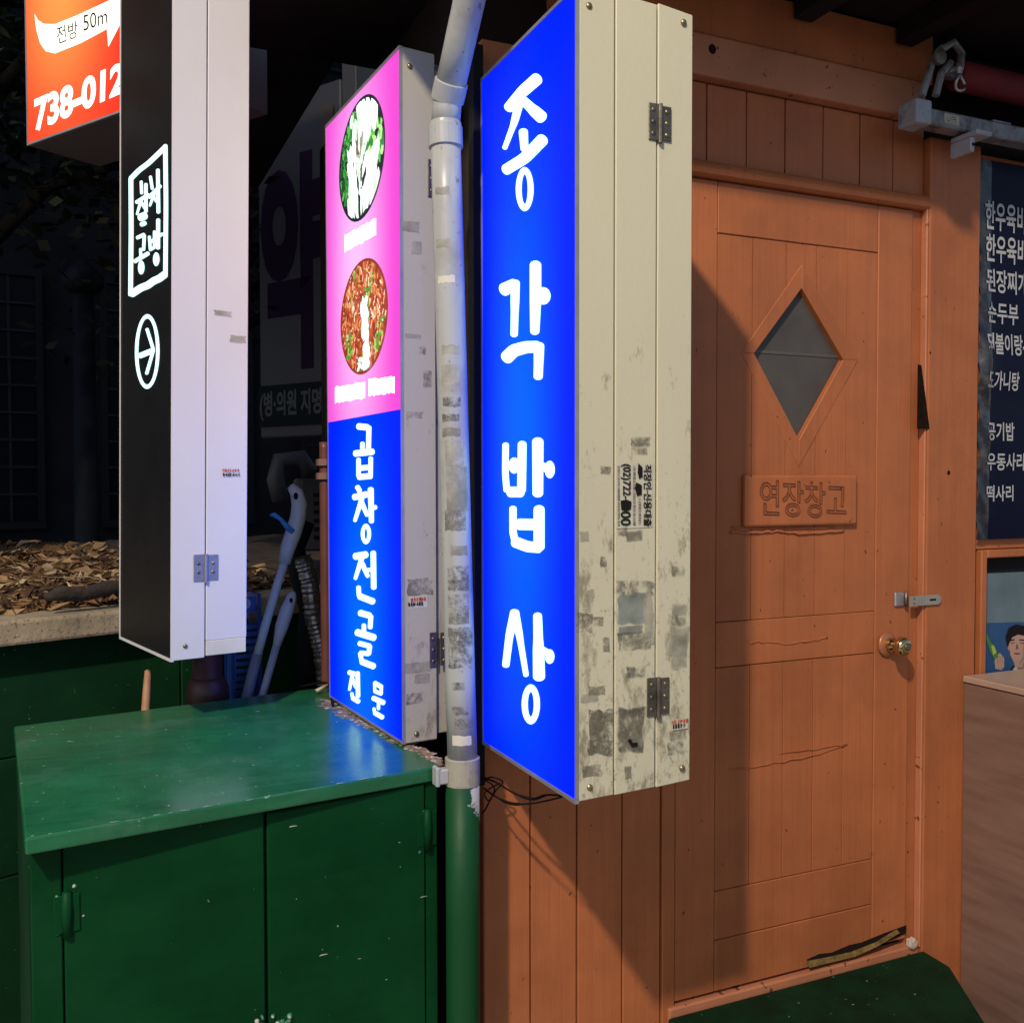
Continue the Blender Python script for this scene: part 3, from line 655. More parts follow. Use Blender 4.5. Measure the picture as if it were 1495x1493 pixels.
top_ = lambda x, y: math.hypot((x-.1)/.55, (y-.62)/.34) < 1; lowl = lambda x, y: -.55 < x < .05 and -.82 < y < .22; lowr = lambda x, y: .12 < x < .72 and -.75 < y < -.02
mid = lambda x, y: abs(x-.02) < .16 and -.25 < y < .45
photo_print((527, 233), 36, 89, [GL('print_black', (.010, .014, .022)), GL('print_dark_green', (.010, .07, .015)), GL('print_green', (.03, .20, .04)), GL('print_leaf', (.10, .40, .08)), GL('print_pale_green', (.45, .80, .28)), GL('print_white', (.88, 1.0, .95), 1.25), GL('print_cream', (.62, .80, .70)), GL('print_grey', (.30, .25, .22)), GL('print_brown', (.17, .10, .07))],
    [(90, left, (1, 2, 2, 3), .11, .05, .8, hp), (70, left, (2, 3, 1), .06, .025, 1.2, hp), (40, right, (3, 4, 4, 2), .12, .06, .7, hp), (34, top_, (5, 5, 6), .20, .10, .5, hp), (46, lowl, (5, 5, 5, 6), .24, .055, .16, hp+.1), (34, lowr, (5, 5, 6), .22, .075, .3, hp-.3),
     (20, mid, (7, 8, 7, 6), .17, .04, .3, hp), (26, lambda x, y: lowl(x, y) or lowr(x, y) or top_(x, y), (6, 4), .12, .012, .3, hp)], 4)
blob_ = lambda x, y: math.sin(5*x+1)*math.sin(4*y+.5)+.5*math.sin(9*x-3*y)
leek = lambda x, y: blob_(x, y) > .45
photo_print((530, 463), 37, 84, [GL('print_maroon', (.22, .035, .015)), GL('print_leek', (.07, .28, .04)), GL('print_lime', (.34, .52, .10)), GL('print_red', (.46, .075, .035)), GL('print_orange', (.62, .22, .075)), GL('print_peach', (.74, .42, .24)), GL('print_chilli', (.30, .05, .02)), M['lit_white'], GL('print_rice', (.86, .66, .46))],
    [(330, lambda x, y: True, (0, 3, 4, 6, 3), .10, .045, .5, hp), (300, lambda x, y: True, (3, 4, 5, 8, 4, 6), .075, .022, .45, hp), (90, leek, (1, 1, 2), .055, .035, 1.5, 0), (150, lambda x, y: True, (5, 6, 8, 0), .03, .014, 1.5, 0), (30, lambda x, y: True, (1, 2), .03, .02, 1.5, 0),
     (46, lambda x, y: abs(x-.12+.05*y) < .10 and -.95 < y < .25, (7,), .12, .065, .25, hp), (10, lambda x, y: abs(x-.06) < .26 and y < -.72, (7,), .16, .05, .8, 0)], 9)
hinge(S2, C2, .091, H2-.285, .046, .086, M['hinge'], pin=False)
hinge(S2, C2, .091, .212, .046, .082, M['hinge'], pin=False)
for px, py in ((598, 97), (608, 1071)): screw(S2, C2, *C2.px(px, py, 0), 0)
for p0, p1, mt in (((590, 486), (615, 494), 'residue_l'), ((592, 600), (618, 611), 'residue_l'), ((594, 845), (632, 868), 'residue_g'), ((590, 968), (632, 980), 'residue_l'), ((592, 1012), (618, 1026), 'residue_d'), ((605, 984), (628, 996), 'residue_l'), ((612, 505), (622, 518), 'residue_d'), ((618, 540), (630, 566), 'residue_g'), ((586, 320), (612, 340), 'residue_l'), ((600, 350), (616, 372), 'residue_l')):
    patch(S2, C2, p0, p1, M[mt])
st = patch(S2, C2, (596, 870), (624, 886), M['paper']); mb = MB(); mm = MB()
scribble(mb, C2, (599, 871), (623, 877), 1, .0024, seed=6, fill=1); mb.build('red_print', M['red_ink'], st)
scribble(mm, C2, (596, 878), (620, 884), 1, .0024, seed=7, fill=1); mm.build('print', M['ink'], st)

# ---------------------------------------------------------------- drainpipe between the two signs
pb, pt_ = onY(675, 1104, 1.93), onY(650, 185, 1.955)
DP = thing('drainpipe', 'grey plastic drainpipe between the two lit signs, its foot painted green', 'pipe', (pb[0], pb[1], 0))
def lerp(a, b, t): return a+(b-a)*t
mb = MB(); mb.tube([lerp(pb, pt_, t) for t in np.linspace(0, 1, 9)], .0320, 28); mb.build('pipe_section', M['pvc'], DP, smooth=True)
up = (pt_-pb)/np.linalg.norm(pt_-pb)
mb = MB(); mb.lathe(pt_-up*.045, up, [(0, .0325), (.001, .0365), (.042, .0365), (.0455, .0345), (.052, .034), (.0525, .025)], 28); mb.build('collar', M['pvc'], DP, smooth=False)
e0, e1 = onY(654, 142, 1.945), onY(692, -30, 1.80)
dv = (e1-e0)/np.linalg.norm(e1-e0)
mb = MB(); mb.lathe(e0-dv*.006, dv, [(0, .030), (.001, .0355), (.038, .0355), (.040, .0325)], 28); mb.build('elbow', M['pvc'], DP, smooth=False)
mb = MB(); mb.tube([pt_+up*.0, lerp(pt_, e0, .6), e0, e0+dv*.05], .0305, 24); mb.build('bend', M['pvc'], DP, smooth=True)
mb = MB(); mb.tube([e0, lerp(e0, e1, .5), e1, e1+dv*.8], .0318, 28); mb.build('pipe_section', M['pvc'], DP, smooth=True)
mb = MB(); mb.lathe((pb[0], pb[1], pb[2]-.060), (0, 0, 1), [(0, .0345), (.002, .0375), (.058, .0375), (.060, .0345)], 28); brk = mb.build('clamp', paint('old_white_clamp', (.36, .34, .27), .5, .12, 30, .1, cloud=(30, .5, (.16, .13, .09), .6)), DP, smooth=False)
mb = MB(); mb.box(WORLD, pb[0]-.062, pb[0]-.034, pb[1]-.012, pb[1]+.012, pb[2]-.052, pb[2]-.020); mb.box(WORLD, pb[0]-.064, pb[0]-.054, pb[1]-.014, pb[1]+.014, pb[2]-.056, pb[2]-.014); mb.build('lug', M['pvc'], brk, bevel=.003)
mgp, n, b, l = _new('green_over_pvc')
t = _noise(n, 14, 6, .7); tc = n.nodes.new('ShaderNodeTexCoord'); sp = n.nodes.new('ShaderNodeSeparateXYZ'); l.new(tc.outputs['Object'], sp.inputs[0])
mr = n.nodes.new('ShaderNodeMapRange'); mr.inputs[1].default_value = .70; mr.inputs[2].default_value = .93; mr.inputs[3].default_value = -.35; mr.inputs[4].default_value = .04; l.new(sp.outputs[2], mr.inputs[0])
mx = n.nodes.new('ShaderNodeMath'); mx.operation = 'MULTIPLY'; mx.inputs[1].default_value = 7.0; l.new(sp.outputs[0], mx.inputs[0])
a1 = n.nodes.new('ShaderNodeMath'); a1.operation = 'ADD'; l.new(mr.outputs[0], a1.inputs[0]); l.new(mx.outputs[0], a1.inputs[1])
a2 = n.nodes.new('ShaderNodeMath'); a2.operation = 'ADD'; l.new(a1.outputs[0], a2.inputs[0]); l.new(t.outputs[0], a2.inputs[1])
k = _ramp(n, a2.outputs[0], [(.57, (0, 0, 0)), (.60, (1, 1, 1))]); l.new(_mix(n, k.outputs[0], (.005, .060, .018), (.44, .43, .39)), b.inputs['Base Color']); b.inputs['Roughness'].default_value = .32
bt = _noise(n, 25, 4); bp = n.nodes.new('ShaderNodeBump'); bp.inputs['Strength'].default_value = .25; bp.inputs['Distance'].default_value = .004; l.new(bt.outputs[0], bp.inputs['Height']); l.new(bp.outputs[0], b.inputs['Normal'])
b.inputs['Specular IOR Level'].default_value = .25; b.inputs['Roughness'].default_value = .5
mb = MB(); mb.tube([(pb[0], pb[1], z) for z in (GZ, .3, .6, pb[2]-.055)], .0365, 28); mb.build('painted_foot', mgp, DP, smooth=True)
def wrap(px0, y0, px1, y1, mat):    # sticker remains that follow the round of the pipe
    yc = (y0+y1)/2; t = (yc-1104)/(185-1104); c = lerp(pb, pt_, t); R = .0324+.00008*random.randint(0, 6); mb = MB()
    d = (c-CAM)[:2]; d = -d/np.linalg.norm(d); sd = np.array((-d[1], d[0])); depth = np.linalg.norm((c-CAM)[:2]); hw = .032*FPX/depth; pc = 675+(650-675)*t
    def an(px): return math.asin(max(-.97, min(.97, (px-pc)/hw)))
    z0, z1 = onY(pc, y0, c[1]-.02)[2], onY(pc, y1, c[1]-.02)[2]; A = np.linspace(an(px0), an(px1), 7); vs = []
    for a in A:
        q = d*math.cos(a)+sd*math.sin(a)
        for z in (z1, z0):
            cc = lerp(pb, pt_, (z-pb[2])/(pt_[2]-pb[2])); vs.append((cc[0]+q[0]*R, cc[1]+q[1]*R, z+random.uniform(-.002, .002)))
    mb.add(vs, [(2*i, 2*i+2, 2*i+3, 2*i+1) for i in range(6)]); mb.build('sticker', mat, DP, smooth=True)
for a in ((636, 274, 656, 285, 'residue_l'), (637, 350, 657, 362, 'residue_l'), (640, 403, 664, 415, 'paper'), (645, 505, 670, 517, 'residue_l'), (645, 533, 670, 563, 'residue_l'), (647, 580, 672, 594, 'residue_d'), (646, 605, 670, 616, 'residue_d'), (646, 624, 672, 637, 'residue_g'), (650, 643, 676, 680, 'residue_l'),
          (652, 680, 682, 745, 'residue_l'), (650, 745, 680, 774, 'residue_g'), (658, 795, 682, 810, 'residue_l'), (654, 825, 684, 862, 'residue_d'), (655, 866, 684, 910, 'residue_g'), (655, 915, 690, 975, 'residue_d'), (656, 920, 690, 940, 'residue_g'), (660, 995, 678, 1006, 'residue_d'), (660, 1030, 684, 1042, 'residue_d'), (664, 1048, 690, 1062, 'residue_g'), (661, 1072, 688, 1087, 'paper')):
    wrap(*a[:4], M[a[4]])

# ---------------------------------------------------------------- green cabinet
CB = thing('cabinet', 'low glossy green wooden cabinet with two doors and a scuffed top', 'cabinet', (.30, 2.30, 0))
ZC = .94
TP = [(-.093, 1.847), (.704, 1.954), (.690, 2.30), (.676, 2.86), (-.157, 2.717)]
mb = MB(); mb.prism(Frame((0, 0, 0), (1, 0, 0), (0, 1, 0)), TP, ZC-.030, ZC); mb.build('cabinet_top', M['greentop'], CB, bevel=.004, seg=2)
p0, p1 = np.array((-.090, 1.897)), np.array((.702, 1.960))
CF = Frame((*p0, 0), (*(p1-p0), 0), (0, 0, 1)); CL = float(np.linalg.norm(p1-p0))
u_a = CF.px(93, 1300)[0]; u_b = CF.px(389, 1300)[0]; u_c = CF.px(621, 1300)[0]; ztop = ZC-.031
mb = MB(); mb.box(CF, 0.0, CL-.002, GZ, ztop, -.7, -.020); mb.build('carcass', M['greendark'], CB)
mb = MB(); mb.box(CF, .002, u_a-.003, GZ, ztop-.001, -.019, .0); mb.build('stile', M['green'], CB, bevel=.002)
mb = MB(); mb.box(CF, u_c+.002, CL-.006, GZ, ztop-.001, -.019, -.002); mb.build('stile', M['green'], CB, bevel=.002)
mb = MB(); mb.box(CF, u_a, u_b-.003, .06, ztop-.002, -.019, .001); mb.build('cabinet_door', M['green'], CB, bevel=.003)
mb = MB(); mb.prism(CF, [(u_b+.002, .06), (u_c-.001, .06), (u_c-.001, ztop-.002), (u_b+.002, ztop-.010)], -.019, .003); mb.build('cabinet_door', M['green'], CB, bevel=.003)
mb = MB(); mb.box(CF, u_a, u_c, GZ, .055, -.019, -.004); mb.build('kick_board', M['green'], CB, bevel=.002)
M['greenchip'] = paint('green_chipped', (.03, .16, .08), .4, .4, 30, .8, 50, chips=(38, .57, (.45, .47, .40)))
def lump_hinge(px, py0, py1):
    u, v0 = CF.px(px, py1); v1 = CF.px(px, py0)[1]; mb = MB()
    mb.tube([CF.pt(u, v0, .004), CF.pt(u, (v0+v1)/2, .005), CF.pt(u, v1, .004)], [.008, .0095, .008], 10); h = mb.build('hinge', M['green'], CB, smooth=True)
    mb = MB(); mb.box(CF, u-.022, u+.022, v0+.006, v1-.006, 0, .0042); mb.build('leaf', M['green'], h, bevel=.0015)
    mb = MB()
    for k in range(9):
        a = random.uniform(-.028, .028); z = random.uniform(v0-.004, v1+.012); r = random.uniform(.002, .006)
        mb.lathe(CF.pt(u+a, z, .001), CF.e3, [(0, r*1.2), (.0015, r*.9), (.0028, r*.3)], 7)
    mb.build('paint_clump', M['greenchip'], h, smooth=True)
lump_hinge(98, 1300, 1365); lump_hinge(623, 1180, 1238)
mb = MB()
for k in range(22):
    u, v = CF.px(random.uniform(365, 432), 1488+random.uniform(-8, 10)); r = random.uniform(.003, .008)
    mb.lathe(CF.pt(u, v, .002), CF.e3, [(0, r), (.004, r*.8), (.007, r*.3)], 7)
mb.build('paint_clump', M['greenchip'], CB, smooth=True)
mb = MB()      # white chips along the worn edges
for k in range(34):
    if k < 24: t = random.random(); p = lerp(np.array((*TP[0], ZC)), np.array((*TP[1], ZC)), t); d = np.array(CF.e1); o = np.array((0, 0, -.002*random.random()))-CF.e3*random.uniform(.0, .004)+CF.e3*.0005
    else: p = CF.pt(random.uniform(.01, CL-.02), random.uniform(.15, .88), .0035 ); d = np.array(CF.e1); o = np.zeros(3)
    L = random.uniform(.002, .012); h = random.uniform(.001, .003)
    up_ = np.array((0, 0, 1.0)) if k >= 24 else -CF.e3*1.0
    vs = [p+o-d*L, p+o+d*L*.8+up_*h*.3, p+o+d*L*.3+up_*h, p+o-d*L*.6+up_*h*1.2]
    if k < 24: vs = [q_+np.array((0, 0, .0012)) for q_ in vs]
    mb.add(vs, [(0, 1, 2, 3)])
mb.build('paint_chip', plain('bare_wood_chip', (.42, .46, .38), .7), CB)
# crumbling filler where the cabinet top meets the pink sign
mb = MB(); rg = random.Random(5)
for k in range(420):
    t = rg.random(); px, py = lerp(np.array((472, 1022)), np.array((640, 1106)), t); px += rg.uniform(-9, 6); py += rg.uniform(-4, 8); p = onZ(px, py, ZC)
    r = rg.uniform(.003, .008); mb.lathe(p+np.array((0, 0, -.002)), (rg.uniform(-.3, .3), rg.uniform(-.3, .3), 1), [(0, r*1.3), (r*.3, r), (r*.5, r*.4)], 6, rg.choice((0, 0, 0, 1)))
mb.build('filler', [paint('old_filler', (.20, .13, .09), .9, .4, 30, .8, 60), paint('pale_filler', (.36, .31, .26), .9, .3, 30, .8, 60)], CB)
wd = thing('wood_stick', 'short pale wooden stick standing behind the green cabinet', 'stick', onP(214, 1032, (0, 1, 0), 2.90))
pa, pb2 = onP(212, 1045, (0, 1, 0), 2.90), onP(216, 979, (0, 1, 0), 2.95); mb = MB(); mb.tube([pa-np.array((0, 0, .16)), pa, lerp(pa, pb2, .6), pb2, pb2+np.array((0, 0, .004))], [.012, .012, .011, .009, .003], 8)
mb.build('shaft', paint('raw_stick', (.42, .22, .11), .6, .2, 20, .2), wd, smooth=True)
# cable clip lying on the back corner of the top
mb = MB(); a, b_ = onZ(462, 1008, ZC+.012), onZ(478, 1000, ZC+.02); mb.tube([a, b_], .005, 8); tag(mb.build('peg', plain('pale_peg', (.55, .5, .36), .6), smooth=True), 'small pale peg lying on the back corner of the green cabinet', 'peg')

# ---------------------------------------------------------------- black sign
kb = at(250, 965, 2.40); ZK = kb[2]; kr = onZ(360, 953, ZK); kl = onZ(175, 931, ZK)
S3 = thing('black_sign', 'tall black sign with glowing white framed letters above a circled arrow', 'sign', (kb[0], kb[1], ZK))
lean = np.array((0, 0, 1.0))+.0150*_r; F3 = Frame((kl[0], kl[1], ZK), (kb-kl), lean); C3 = Frame((kb[0], kb[1], ZK), (kr-kb), lean); LN3 = float(np.linalg.norm(kb-kl)); H3 = 2.15
KW = float(np.linalg.norm(kr-kb)); us = C3.px(298.5, 800)[0]
mb = MB(); mb.box(C3, .0015, us-.0018, 0, H3, -.02, 0); mb.build('edge_panel', M['white'], S3, bevel=.0015)
mb = MB(); mb.box(C3, us+.0018, KW, .042, H3, -.02, -.001); mb.build('edge_panel', M['white'], S3, bevel=.0015)
mb = MB(); mb.box(C3, us+.0018, KW-.002, .004, .0415, -.02, .0008); mb.build('end_block', paint('yellowed_block', (.66, .63, .55), .5, .1, 9, .1), S3, bevel=.001)
mb = MB(); foot = [F3.pt(LN3-.001, .004, -.0065), F3.pt(.001, .004, -.0065), F3.pt(.001, .004, -.17), C3.pt(KW-.002, .004, -.022), C3.pt(.003, .004, -.022)]
mb.add(foot+[p+F3.e2*(H3-.008) for p in foot], [(0, 1, 2, 3, 4), (9, 8, 7, 6, 5)]+[(i, i+5, (i+1) % 5+5, (i+1) % 5) for i in range(5)]); mb.build('casing', M['edge'], S3)
mb = MB()
for b in ((0, LN3, -.002, .005, -.006, .002), (0, .005, .0055, H3, -.006, .002), (LN3-.0035, LN3, .0055, H3, -.006, .0012)): mb.box(F3, *b)
mb.build('trim', M['white'], S3)
mb = MB(); mb.box(F3, .0055, LN3-.004, .0055, H3-.002, -.006, 0); mb.build('sign_face', M['black'], S3)
z1, z2 = ((0, 0), 2.986), ((0, 400), 2.986)
g = strokes(F3, W, *z1, 18, [[22, (566, 784), (600, 750), (640, 722), (675, 690), (712, 655)], [19, (714, 648), (718, 900), (716, 1212)], [32, (712, 1206), (690, 1222), (665, 1232), (640, 1250), (610, 1260), (572, 1284)], [20, (565, 1288), (567, 1000), (565, 785)]])
g.build('frame_print', M['lit_white'], S3)
for it in ([[13, (610, 800), (612, 850)], [16, (590, 888), (640, 858)], [14, 10, (610, 880), (592, 940)], [14, 10, (612, 892), (632, 925)], [15, (630, 812), (631, 930)], [34, (608, 955), (625, 948)], [20, (612, 985), (626, 980)]],
           [[13, (650, 780), (658, 832)], [16, (644, 868), (692, 822)], [14, 10, (668, 850), (648, 905)], [16, (682, 752), (685, 935)], [12, (664, 864), (676, 888)]],
           [[16, (594, 1042), (622, 1030)], [14, (624, 1034), (621, 1095)], [18, (584, 1144), (640, 1112)], [13, (608, 1092), (609, 1125)], ('d', (611, 1172), 14, 30)],
           [[13, (646, 1040), (650, 1092)], [13, (668, 1018), (668, 1082)], [14, (648, 1065), (668, 1052)], [14, (650, 1096), (668, 1086)], [17, (684, 968), (684, 1090)], [14, (686, 1040), (702, 1030)], ('d', (676, 1138), 14, 30)]):
    strokes(F3, W, *z1, 14, it).build('letter', M['lit_white'], S3)
mb = strokes(F3, W, *z2, 14, [('o', (638, 343), 46, 153, 15), [24, (607, 360), (656, 342)], [14, (637, 246), (664, 333)], [14, (665, 338), (636, 438)]]); mb.build('arrow_print', M['lit_white'], S3)
hinge(S3, C3, us, C3.px(298, 829)[1], .062, .068, M['hingenew'], 2, True)
screw(S3, C3, *C3.px(270, 943), 0, .006)
for p0, p1, mt in (((306, 452), (332, 463), 'residue_l'), ((330, 489), (354, 502), 'residue_l')): patch(S3, C3, p0, p1, M[mt])
mb = MB(); mm = MB(); scribble(mb, C3, (321, 684), (345, 690), 1, .002, seed=11, fill=1); mb.build('red_print', M['red_ink'], S3)
scribble(mm, C3, (322, 690), (348, 697), 1, .002, seed=12, fill=1); mm.build('print', M['ink'], S3)
pp = onP(303, 980, (0, 1, 0), 2.93); M['rust'] = paint('red_brown_primer', (.055, .022, .02), .5, .3, 12, .3, 50)
mb = MB(); mb.tube([(pp[0], pp[1], GZ), (pp[0], pp[1], ZK+.02)], .042, 16); pole = mb.build('pole', M['rust'], S3, smooth=True)
mb = MB(); mb.lathe((pp[0], pp[1], .9), (0, 0, 1), [(0, .062), (.055, .060), (.075, .052), (.085, .043)], 18); mb.build('collar', M['rust'], pole, smooth=True)

# ---------------------------------------------------------------- orange sign at the top left
ra = at(40, 213, 3.2); rb = onZ(175, 165, ra[2]); dr = (rb-ra); F4 = Frame(ra, dr, (0, 0, 1)); RW = .86; RH = 1.3
S4 = thing('orange_sign', 'glowing orange and red sign with a phone number and a pale arrow', 'sign', ra)
or1 = backlit('orange_acrylic', (.78, .030, .012), (1.0, .34, .07), 0, RW, .04, 1.02, 1.15, .24, .42, base=(.1, .01, .01))
mb = MB(); mb.box(F4, .006, RW-.006, .006, RH, -.006, 0); mb.build('sign_face', or1, S4, uv=F4)
mb = MB()
for b in ((0, RW, 0, .006, -.008, .002), (0, .006, .0065, RH, -.008, .002), (RW-.006, RW, .0065, RH, -.008, .002)): mb.box(F4, *b)
mb.build('trim', M['edge'], S4)
mb = MB(); mb.box(F4, .001, RW-.001, .001, RH, -.26, -.009); mb.build('casing', paint('dull_casing', (.16, .13, .12), .5, .1, 5, .1), S4)
mb = MB(); put_text(mb, '738-012', px_quad(F4, ((51, 194), (181, 136), (183, 88), (50, 145)), W), .04); mb.build('phone_number', M['lit_white'], S4)
mb = MB(); mb.flat(F4, [F4.px(x/2.986, y/2.986, W) for x, y in ((150, 60), (165, 88), (190, 105), (240, 106), (330, 70), (465, 8), (530, -25), (600, -60), (620, -30), (530, 95), (472, 206), (466, 128), (350, 190), (240, 234), (200, 225), (175, 190), (158, 130))], W); mb.build('arrow_print', glow('lit_ivory', (1, 1, .80), 1.25), S4)
mb = MB(); put_text(mb, '전방', px_quad(F4, ((84, 66), (114, 54), (113, 30), (82, 40)), W+.0006)); put_text(mb, '50m', px_quad(F4, ((122, 46), (157, 34), (156, 12), (121, 23)), W+.0006)); mb.build('distance_print', M['ink'], S4)
mb = MB(); c4 = F4.pt(RW-.12, 0, -.13); mb.tube([(c4[0], c4[1], GZ), (c4[0], c4[1], ra[2]+.01)], .035, 12); mb.build('pole', M['dark'], S4, smooth=True)

# ---------------------------------------------------------------- planter behind the cabinet
q0, q1 = onZ(0, 945, 1.07), onZ(175, 925, 1.07); dq = (q1-q0)/np.linalg.norm(q1-q0)
PF = Frame((q0[0]-1.6*dq[0], q0[1]-1.6*dq[1], 0), dq, (0, 0, 1))
PL = thing('planter', 'long raised planter with a concrete kerb above old green boards', 'planter', PF.pt(1.6, 0, 0))
mb = MB(); mb.box(PF, 0, 4.4, 1.07, 1.145, -.22, 0); mb.build('kerb', paint('sandy_concrete', (.36, .29, .20), .85, .25, 8, .9, 50, specks=(90, .62, (.2, .15, .1))), PL, bevel=.01, seg=2)
for a, b_, z0, z1_ in ((0, 2.2, .72, 1.069), (2.2, 4.4, .72, 1.069), (0, 2.2, .36, .717), (2.2, 4.4, .36, .717), (0, 2.2, GZ, .357), (2.2, 4.4, GZ, .357)):
    mb = MB(); mb.box(PF, a+.002, b_-.002, z0, z1_, -.12, -.085); mb.build('board', M['greendark'], PL, bevel=.004)
mb = MB(); nx, ny = 40, 26
vs = []
rg = random.Random(3)
for j in range(ny+1):
    for i in range(nx+1):
        d = .10+2.6*j/ny; z = 1.10+.05*min(1, j/3)+.035*rg.random()+.03*j/ny; vs.append(PF.pt(4.4*i/nx, z, -d))
mb.add(vs, [(j*(nx+1)+i, j*(nx+1)+i+1, (j+1)*(nx+1)+i+1, (j+1)*(nx+1)+i) for j in range(ny) for i in range(nx)])
struct('soil', mb, paint('dry_soil', (.06, .042, .028), .95, .4, 14, 1.0, 50), smooth=True)
mb = MB(); rg = random.Random(21)
for k in range(5200):
    u = rg.uniform(.9, 2.7); d = .16+2.2*rg.random()**1.6; z = 1.145+.03*min(1, d)+rg.uniform(.0, .06)*min(1, d*2.5)
    c = PF.pt(u, z, -d); L = .010+.058*rg.random()**2; B = L*(rg.uniform(.07, .2) if rg.random() < .5 else rg.uniform(.25, .55)); a = rg.uniform(0, 6.28)
    tx = np.array((math.cos(a), math.sin(a), rg.uniform(-.5, .5))); tx /= np.linalg.norm(tx); ty = np.cross(tx, (rg.uniform(-.7, .7), rg.uniform(-.7, .7), 1)); ty /= np.linalg.norm(ty); tz = np.cross(tx, ty)
    bow = L*rg.choice((-1, 1))*rg.uniform(.05, .6)
    mb.add([c-tx*L, c-tx*L*.1-ty*B+tz*bow, c+tx*L, c-tx*L*.1+ty*B+tz*bow, c-tx*L*.05+tz*bow*.3], [(0, 1, 4), (1, 2, 4), (2, 3, 4), (3, 0, 4)], rg.choice((0, 0, 1, 1, 2, 3)))
for k in range(240):
    c = PF.pt(rg.uniform(1.0, 2.6), 1.17+rg.uniform(0, .05), -rg.uniform(.12, 1.2)); a = rg.uniform(0, 6.28); L = rg.uniform(.05, .16); d_ = np.array((math.cos(a), math.sin(a), rg.uniform(-.1, .35)))*L
    mb.tube([c-d_, c+np.array((0, 0, rg.uniform(0, .02))), c+d_], [.002, .0026, .001], 5, mi=rg.choice((1, 2, 3, 3)))
lv = mb.build('leaf_litter', [plain('leaf_tan', (.34, .21, .10), .7), plain('leaf_brown', (.19, .095, .042), .7), plain('leaf_pale', (.48, .36, .22), .7), plain('leaf_dark', (.08, .045, .025), .7)])
lv['kind'] = 'stuff'; lv['label'] = 'dry brown leaf litter spread over the planter behind the kerb'
a, b_ = onZ(66, 872, 1.20), onZ(172, 858, 1.21); mb = MB(); mb.tube([lerp(a, b_, t)+np.array((0, 0, .006*math.sin(9*t))) for t in np.linspace(0, 1.3, 8)], [.012, .022, .024, .022, .025, .022, .02, .012], 9)
tag(mb.build('dead_branch', paint('grey_bark', (.035, .026, .021), .95, .5, 40, 1.0, 60, drag=(120, 20, 120)), smooth=True), 'dark dead branch lying in the dry leaves behind the concrete kerb', 'branch')

# ---------------------------------------------------------------- tools leaning behind the cabinet
def pl(pts, y): return [onY(x, yy, y) for x, yy in pts]
M['grip'] = paint('grey_blue_plastic', (.72, .78, .84), .35, .08, 8, .05)
gt = thing('toilet_brush', 'grey long-handled cleaning tool with a hooked grip and blue trigger', 'cleaning tool', onY(362, 1010, 3.0))
P = pl(((361, 1014), (376, 954)), 3.0); P.insert(0, P[0]+(P[0]-P[1])*1.2); mb = MB(); mb.tube(P, [.017, .017, .0155], 14); mb.build('sleeve', paint('slate_sleeve', (.20, .24, .30), .45, .1, 8, .05), gt, smooth=True)
P = pl(((376, 955), (388, 910), (402, 862), (416, 818)), 3.0)
mb = MB(); mb.tube(P, .0135, 14); mb.build('shaft', paint('blue_grey_tube', (.66, .76, .80), .35, .06, 6, .03), gt, smooth=True)
P = pl(((415, 822), (420, 800), (429, 776), (435, 755), (437, 736), (433, 719), (424, 709)), 3.0)
mb = MB(); mb.tube(P, [.018, .023, .025, .024, .024, .021, .012], 14); mb.build('grip', M['grip'], gt, smooth=True)
P = pl(((428, 776), (418, 768), (410, 758), (400, 751), (394, 752)), 2.98); mb = MB(); mb.tube(P, [.009, .008, .006, .008, .004], 10); mb.build('trigger', paint('bright_blue_plastic', (.05, .33, .75), .3, .05, 5, 0), gt, smooth=True)
mb = MB(); c = onY(432, 724, 2.975); fr = Frame(c, (1, .1, 0), (0, 0, 1)); mb.disc(fr, (0, 0), .007, .011, .0); mb.build('hang_hole', M['dark'], gt)
g2_ = thing('hand_brush', 'smaller pale blue handled brush leaning right of the long cleaning tool', 'brush', onY(395, 1010, 2.98))
P = pl(((384, 1012), (405, 938)), 2.98); P.insert(0, P[0]+(P[0]-P[1])*1.6); mb = MB(); mb.tube(P, .012, 12); mb.build('shaft', paint('blue_grey_tube_dark', (.36, .42, .46), .35, .06, 6, .03), g2_, smooth=True)
P = pl(((404, 942), (411, 915), (419, 890), (426, 870), (429, 863)), 2.98); mb = MB(); mb.tube(P, [.012, .020, .021, .015, .006], 14); mb.build('grip', paint('lilac_plastic', (.62, .66, .78), .35, .06, 8, 0), g2_, smooth=True)
mb = MB(); fr = Frame(onY(425, 876, 2.955), (1, .1, 0), (0, 0, 1)); mb.disc(fr, (0, 0), .005, .008, 0); mb.build('hang_hole', M['dark'], g2_)
bk = thing('plastic_basket', 'blue slotted plastic crate end standing behind the black sign', 'crate', onY(350, 1010, 3.06))
BF = Frame((*onY(326, 1040, 3.06)[:2], 0), (1, .12, 0), (0, 0, 1)); z0 = onY(326, 1040, 3.06)[2]; z1_ = onY(326, 872, 3.06)[2]; wd_ = .12
mbl = paint('blue_crate_plastic', (.035, .11, .42), .35, .1, 8, .05)
mb = MB(); mb.box(BF, .036, .040, z0-.3, z1_, -.10, 0); mb.box(BF, -.02, .034, z0-.3, z1_-.002, -.10, -.094); mb.box(BF, wd_-.012, wd_, z0-.3, z1_+.004, -.10, 0); mb.box(BF, .041, wd_-.0125, z1_-.05, z1_-.045, -.094, 0); mb.build('wall', mbl, bk)
for k in range(13):
    mb = MB(); mb.box(BF, .0405, wd_-.0125, z0-.02+k*.0225, z0-.007+k*.0225, -.008, -.001); mb.build('slat', mbl, bk)
mb = MB(); mb.box(BF, .041, wd_-.016, z1_-.044, z1_-.004, -.01, -.002); bd = mb.build('badge', mbl, bk)
